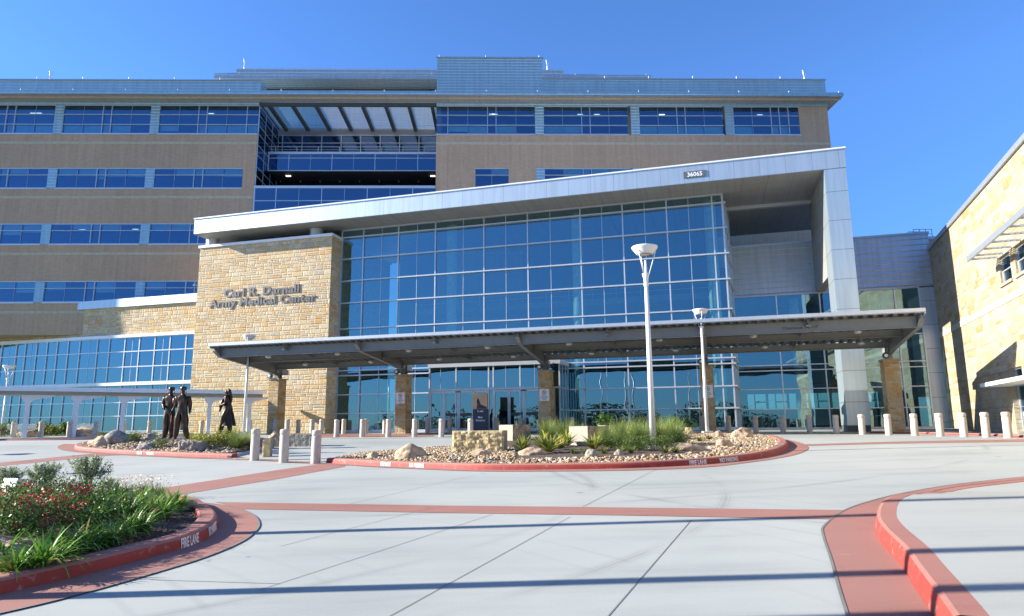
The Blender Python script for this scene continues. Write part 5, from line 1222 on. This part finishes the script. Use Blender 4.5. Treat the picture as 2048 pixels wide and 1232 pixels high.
part(MB().prism([(-.2, .12), (.16, .2), (.16, .42), (-.12, .46)], -.17, .17, 'x'), 'housing', K['metal'], FLt, bevel=.01); part(MB().box(-.13, .13, -.215, -.19, .04, .12), 'label_plate', K['band'], FLt); part(MB().tube([(0, 0, -.1), (0, 0, .3)], .03, 8), 'stake', K['steel'], FLt)
# entrance island
for i, ((u, v), s) in enumerate((((1045, 903), 1.0), ((1098, 906), 1.25), ((1085, 897), 1.0), ((1132, 893), 1.1), ((1188, 900), 1.05), ((1150, 882), .9), ((1118, 899), .8))):
    plant('variegated_clump', gpz(u, v, zMI), s * 1.45, ['yellow green striped clump right of the long block', 'largest yellow green striped clump at the front', 'striped clump just behind the largest one', 'striped clump left of the flat slab', 'striped clump before the cream block', 'small striped clump at the back near the cream block', 'low striped clump between two bigger ones'][i], 'striped leaf clumps')
fg = [((1215, 893), 1.0, 'left of the tall lamp beside the cream block'), ((1250, 897), 1.15, 'directly left of the tall lamp'), ((1282, 895), 1.1, 'behind the tall lamp base'), ((1318, 893), 1.2, 'directly right of the tall lamp'), ((1350, 890), 1.1, 'furthest right in the mass'), ((1335, 880), 1.1, 'rear right of the mass'), ((1270, 884), 1.1, 'rear middle of the mass'), ((1130, 882), 1.15, 'behind the largest striped clump'), ((1095, 880), 1.1, 'below the middle signed pier'), ((1235, 880), 1.0, 'rear left of the mass'), ((1160, 876), .8, 'behind the cream block')]
for (u, v), s, l in fg: plant('feather_grass', gpz(u, v, zMI), s, 'soft green feather grass ' + l, 'feather grasses on the island', 'grass')
for i, (u, v) in enumerate(((1148, 908), (1172, 909), (1208, 907), (1240, 907), (1262, 906), (1330, 906), (1352, 905), (1380, 900), (1400, 884), (1418, 880))): plant('grass_tuft', gpz(u, v, zMI), 1.0, f'small green ground plant, {ORD[i]} from the left along the pebbles', 'small ground plants')
plant('broadleaf_shrub', gpz(1208, 868, zMI), 1.5, 'leafy shrub with large leaves above the cream block', 'broad leaved shrubs', 'bush'); plant('broadleaf_shrub', gpz(1352, 866, zMI), 1.15, 'leafy shrub with large leaves right of the tall lamp', 'broad leaved shrubs', 'bush'); plant('broadleaf_shrub', gpz(1240, 862, zMI), 1.0, 'low leafy shrub behind the feather grass', 'broad leaved shrubs', 'bush'); plant('round_shrub', gpz(1100, 866, zMI), 1.4, 'green shrub before the middle signed pier', None, 'bush')
for i, (u, v) in enumerate(((1228, 900), (1262, 902), (1300, 902), (1332, 901), (1362, 893))): plant('round_shrub', gpz(u, v, zMI), .95, f'low dark green shrub, {ORD[i]} from the left under the feather grass', 'low shrubs under the feather grass', 'bush')
# statue bed
plant('yellow_shrub', gpz(424, 893, zLI), 1.05, 'bright yellow green shrub below the bronze woman', 'yellow green shrubs', 'bush'); plant('yellow_shrub', gpz(403, 886, zLI), .7, 'smaller yellow green shrub right of the bronze men', 'yellow green shrubs', 'bush'); plant('yellow_shrub', gpz(446, 890, zLI), .9, 'yellow green shrub touching the feather grass', 'yellow green shrubs', 'bush')
for (u, v), s, l in (((474, 897), 1.0, 'largest beside the first near bollard'), ((492, 893), .8, 'just left of the first near bollard'), ((458, 882), .9, 'at the feet of the bronze woman')): plant('feather_grass', gpz(u, v, zLI), s, 'feather grass on the statue bed ' + l, 'feather grasses on the statue bed', 'grass')
plant('round_shrub', gpz(322, 896, zLI), 1.0, 'round dark green shrub left of the pale slab', None, 'bush'); plant('round_shrub', gpz(268, 884, zLI), 1.0, 'dark shrub right of the grey boulder', None, 'bush')
for (u, v), l in (((386, 882), 'right of the bronze men'), ((372, 879), 'behind the pale slab')): plant('variegated_clump', gpz(u, v, zLI), 1.1, 'striped leaf clump ' + l, 'striped clumps by the bronze men')
# planting along the left wing
wp0, wp1 = Vector((-36, 50.5)), Vector((-19, 57.5))
lawn = area('lawn', [Vector((-60, 49)), Vector((-38, 50)), Vector((-24.5, 50.8)), Vector((-19.5, 53.5)), Vector((-20, 58)), Vector((-60, 66))], lambda x, y: G(x, y) + .03, K['grass'], 1.0); tag(lawn, 'strip of short green lawn before the left wing', 'lawn', kind='stuff')
for i, (u, D) in enumerate(((15, 50.5), (5, 47), (70, 52), (85, 52.5), (100, 52.3), (118, 52.6), (132, 52.4))): 
    x = at(u, D); plant(['broadleaf_shrub', 'round_shrub', 'yellow_shrub'][i % 3], (x, D, G(x, D)), 1.5, f'green shrub, {ORD[i]} from the left along the glass wing', 'shrubs along the glass wing', 'bush')
for i, (u, D) in enumerate(((5, 46.5), (-5, 46), (310, 50), (208, 54))): x = at(u, D); plant('silver_shrub' if i < 2 else 'lily_clump', (x, D, G(x, D)), 1.1, ['pale shrub at the left edge by the first bollard', 'pale shrub just outside the left edge', 'small plant left of the bronze men behind the bed', 'small plant on the lawn by the wing'][i], None, 'bush')

# ============================================================ BRONZE FIGURES
def skin_obj(name, verts, edges, mat, parent, sub=2):
    """one continuous surface grown round a skeleton: verts = (x, y, z, radius)"""
    me = bpy.data.meshes.new(name); me.from_pydata([v[:3] for v in verts], edges, []); o = bpy.data.objects.new(name, me); C.objects.link(o)
    m = o.modifiers.new('s', 'SKIN'); m.use_smooth_shade = True; m.branch_smoothing = .6
    sv = me.skin_vertices[0].data
    for i, v in enumerate(verts): sv[i].radius = (v[3], v[4] if len(v) > 4 else v[3]); sv[i].use_root = (i == 0)
    if sub: q = o.modifiers.new('d', 'SUBSURF'); q.levels = q.render_levels = sub
    bpy.context.view_layer.update(); nm = bpy.data.meshes.new_from_object(o.evaluated_get(bpy.context.evaluated_depsgraph_get())); bpy.data.objects.remove(o); bpy.data.meshes.remove(me)
    nm.name = name; nm.materials.clear(); nm.materials.append(mat)
    # cloth folds
    for p in nm.polygons: p.use_smooth = True
    for v in nm.vertices:
        c = v.co; a = noise.noise(Vector((c.x * 7, c.y * 7, c.z * 3.5))) * .024 * (1 if c.z < 1.5 else .25); v.co += v.normal * a
    while nm.uv_layers: nm.uv_layers.remove(nm.uv_layers[0])
    uvmap(nm); r = bpy.data.objects.new(name, nm); C.objects.link(r); r.parent = parent; return r
def figure(J, hands=True):
    """J: dict of joints in metres for a 1.8 m person -> verts, edges"""
    V, E_ = [], []
    def add(p, r, prev=None, r2=None):
        V.append((*p, r, r2 or r)); k = len(V) - 1
        if prev is not None: E_.append((prev, k))
        return k
    pel = add(J['pelvis'], J.get('rp', .185), None, .15); wa = add(J['waist'], .18, pel, .145); ch = add(J['chest'], .215, wa, .15); nb = add(J['neck'], .07, ch); hb = add(J['head0'], .075, nb); hm = add(J['head1'], .098, hb); ht = add(J['head2'], .07, hm)
    fc = Vector(J['head1']) + Vector(J['face']) * .10; add(tuple(fc - Vector((0, 0, .015))), .022, hm)
    for s in 'lr':
        sh = add(J['sh' + s], .095, ch); el = add(J['el' + s], .075, sh); wr_ = add(J['wr' + s], .052, el)
        pm = Vector(J['wr' + s]) + (Vector(J['wr' + s]) - Vector(J['el' + s])).normalized() * .07; pk = add(tuple(pm), .036, wr_)
        d = (pm - Vector(J['wr' + s])).normalized(); sd_ = d.cross(Vector((0, 0, 1))).normalized() if abs(d.z) < .9 else Vector((1, 0, 0)); dn = d.cross(sd_)
        for k in range(4):
            o = sd_ * (.027 - .018 * k); L = (.07, .08, .075, .06)[k]; a = add(tuple(pm + o + d * .03), .012, pk); bb = add(tuple(pm + o + d * (.03 + L * .5) + dn * .008), .010, a); add(tuple(pm + o + d * (.03 + L * .75) + dn * .035), .009, bb)
        a = add(tuple(pm - d * .02 + sd_ * .045), .013, pk); add(tuple(pm + d * .02 + sd_ * .07), .010, a)
        hp = add(J['hp' + s], .145, pel); kn = add(J['kn' + s], J.get('rk', .12), hp); cf = add(tuple((Vector(J['kn' + s]) * .55 + Vector(J['an' + s]) * .45)), .112, kn); an_ = add(J['an' + s], .10, cf); hl = add(J['he' + s], .05, an_); add(J['to' + s], .04, hl)
    return V, E_
def statue(u, D, z, rz, J, label, s=1.22, extra=None):
    t = thing('bronze_statue', label, 'statue', (at(u, D), D, z), rz, 'bronze statues'); t.scale = (s * .92, s * .92, s)
    V, E_ = figure(J); skin_obj('body', V, E_, K['bronze'], t); 
    if extra: extra(t)
    return t
def cap_of(p, f, brim=True):
    def g(t):
        b = MB(); b.lathe([(.105, -.02), (.112, .03), (.108, .085), (.09, .10), (0, .105)], 20, p); n = Vector((f[0], f[1], 0)).normalized(); sd_ = Vector((-n.y, n.x, 0)); q = Vector(p)
        pts = [q + sd_ * .09 + n * .05, q + sd_ * .07 + n * .15, q + n * .185, q - sd_ * .07 + n * .15, q - sd_ * .09 + n * .05]
        b.add([tuple(x) for x in pts] + [tuple(x - Vector((0, 0, .012))) for x in pts], [(0, 1, 2, 3, 4), (9, 8, 7, 6, 5), (0, 5, 6, 1), (1, 6, 7, 2), (2, 7, 8, 3), (3, 8, 9, 4)]); part(b, 'cap', K['bronze'], t)
        for s_ in (-1, 1): e = MB(); e.lathe([(0, -.03), (.016, -.015), (.018, .01), (0, .03)], 8, tuple(q - Vector((0, 0, .09)) + sd_ * .098 * s_)); part(e, 'ear', K['bronze'], t)
    return g
base = dict(pelvis=(0, 0, .98), waist=(0, 0, 1.14), chest=(0, 0, 1.38), neck=(0, 0, 1.54), head0=(0, -.01, 1.61), head1=(0, -.02, 1.69), head2=(0, 0, 1.765), face=(0, -1, 0),
            shl=(-.24, 0, 1.45), shr=(.24, 0, 1.45), ell=(-.31, .02, 1.17), elr=(.31, .02, 1.17), wrl=(-.25, -.08, .93), wrr=(.25, -.08, .93), hpl=(-.10, 0, .92), hpr=(.10, 0, .92), knl=(-.12, -.01, .5), knr=(.12, -.01, .5),
            anl=(-.13, .02, .12), anr=(.13, .02, .12), hel=(-.13, .03, .05), her=(.13, .03, .05), tol=(-.15, -.17, .035), tor=(.15, -.17, .035))
# left soldier, turned to the right, reaching out to shake hands
j1 = dict(base); j1.update(face=(.6, -.8, 0), head1=(.02, -.02, 1.69), elr=(.22, -.12, 1.2), wrr=(.40, -.16, 1.10), shr=(.19, -.05, 1.44), ell=(-.25, -.02, 1.18), wrl=(-.12, -.22, 1.08), knl=(-.10, 0, .5), anl=(-.12, .02, .12), rk=.13)
def ex1(t):
    cap_of((.02, -.02, 1.70), (.6, -.8))(t); part(MB().tube([(.16, -.2, .02), (.18, -.2, .95)], .012, 8), 'cane', K['bronze'], t)
statue(337, 28.7, 1.27, 0, j1, 'bronze man in a cap facing forward and shaking hands, left one of the pair', 1.19, ex1)
# right man seen from behind, left arm out to the handshake, legs apart
j2 = dict(base); j2.update(face=(-.5, .85, 0), head1=(-.02, .02, 1.69), head2=(0, 0, 1.765), ell=(-.27, .10, 1.20), wrl=(-.40, .12, 1.02), elr=(.30, .0, 1.18), wrr=(.31, .05, .96), knl=(-.15, .0, .5), anl=(-.16, -.02, .12), hel=(-.16, -.05, .05), tol=(-.24, .12, .035), knr=(.16, -.02, .5), anr=(.24, -.02, .12), her=(.25, -.05, .05), tor=(.24, .13, .035), rk=.125)
j2.update(elr=(.29, .02, 1.18), wrr=(.24, .13, 1.0))
statue(361.5, 28.3, 1.26, 0, j2, 'bronze man seen from behind with legs apart, right one of the handshaking pair', 1.19, cap_of((-.01, .01, 1.70), (-.5, .85)))
# woman in profile facing left with long hair, head bowed over a bundle
j3 = dict(base); j3.update(face=(-.85, -.1, -.3), pelvis=(.03, 0, .98), waist=(.05, 0, 1.15), chest=(.04, 0, 1.37), neck=(.0, 0, 1.52), head0=(-.03, 0, 1.58), head1=(-.06, 0, 1.64), head2=(-.05, 0, 1.72), shl=(-.02, -.17, 1.43), shr=(.02, .17, 1.43), ell=(.02, -.2, 1.17), elr=(.02, .2, 1.17), wrl=(-.2, -.1, 1.12), wrr=(-.2, .1, 1.12),
          hpl=(.02, -.1, .92), hpr=(.04, .1, .92), knl=(-.1, -.1, .52), knr=(.08, .1, .5), anl=(-.2, -.1, .12), anr=(.12, .1, .12), hel=(-.18, -.1, .05), her=(.14, .1, .05), tol=(-.38, -.1, .035), tor=(-.05, .1, .035))
def ex3(t):
    b = MB(); ring = []
    for i, (r, z, x) in enumerate(((.13, 1.1, .05), (.17, .95, .04), (.2, .75, .06), (.25, .5, .08), (.30, .3, .08))):
        ring.append([(x + r * math.cos(a) * 1.05, r * .8 * math.sin(a), z + .012 * math.sin(a * 6)) for a in [2 * math.pi * k / 28 + 0 for k in range(28)]])
        ring[-1] = [(px + (.018 * math.sin(k * 1.35) if i > 1 else 0), py, pz) for k, (px, py, pz) in enumerate(ring[-1])]
    vs = [p for r in ring for p in r]; b.add(vs, [(i * 28 + k, i * 28 + (k + 1) % 28, (i + 1) * 28 + (k + 1) % 28, (i + 1) * 28 + k) for i in range(4) for k in range(28)], True); part(b, 'skirt', K['bronze'], t)
    V = [(-.0, 0, 1.73, .085), (.06, 0, 1.64, .09), (.10, 0, 1.5, .08), (.13, 0, 1.36, .065), (.14, 0, 1.25, .04)]; skin_obj('hair', V, [(0, 1), (1, 2), (2, 3), (3, 4)], K['bronze'], t, 1)
    V = [(-.26, 0, 1.15, .09), (-.2, 0, 1.28, .08), (-.2, 0, 1.38, .055), (-.28, .0, 1.0, .07), (-.3, -.04, .85, .045)]; skin_obj('bundle', V, [(0, 1), (1, 2), (0, 3), (3, 4)], K['bronze'], t, 1)
statue(452, 31.4, 1.44, 0, j3, 'bronze woman with long hair bowing over a bundle, facing left', 1.17, ex3)

# ============================================================ WOODED HORIZON BEHIND THE CAMERA (seen mirrored in the glass)
b = MB(); b.col = []; random.seed(3)
for k in range(150):
    a = R(-175 + 250 * k / 150 + 60); D = random.uniform(120, 170); x, y = D * math.sin(a + math.pi / 2 * 0), -abs(D * math.cos(a)) - 10
    x = -160 + 320 * k / 150 + random.uniform(-4, 4); y = -110 + random.uniform(-15, 15); r = random.choice([1.2, 1.8, 2.5, 3.5, 5.0, 6.5])
    for _ in range(240): leafq(b, Vector((x + random.gauss(0, r * .5), y + random.gauss(0, r * .5), random.uniform(-1, 1) * r * .6 + r * .7)), Vector((random.gauss(0, .5), 1, random.gauss(0, .5))).normalized(), .26 * r ** .6, vary((.03, .045, .02), .4), .8)
tag(b.build('tree_line', K['leaf'], recalc=False), 'low dark tree line beyond the forecourt, seen mirrored in the ground floor glass', 'woodland', kind='stuff')
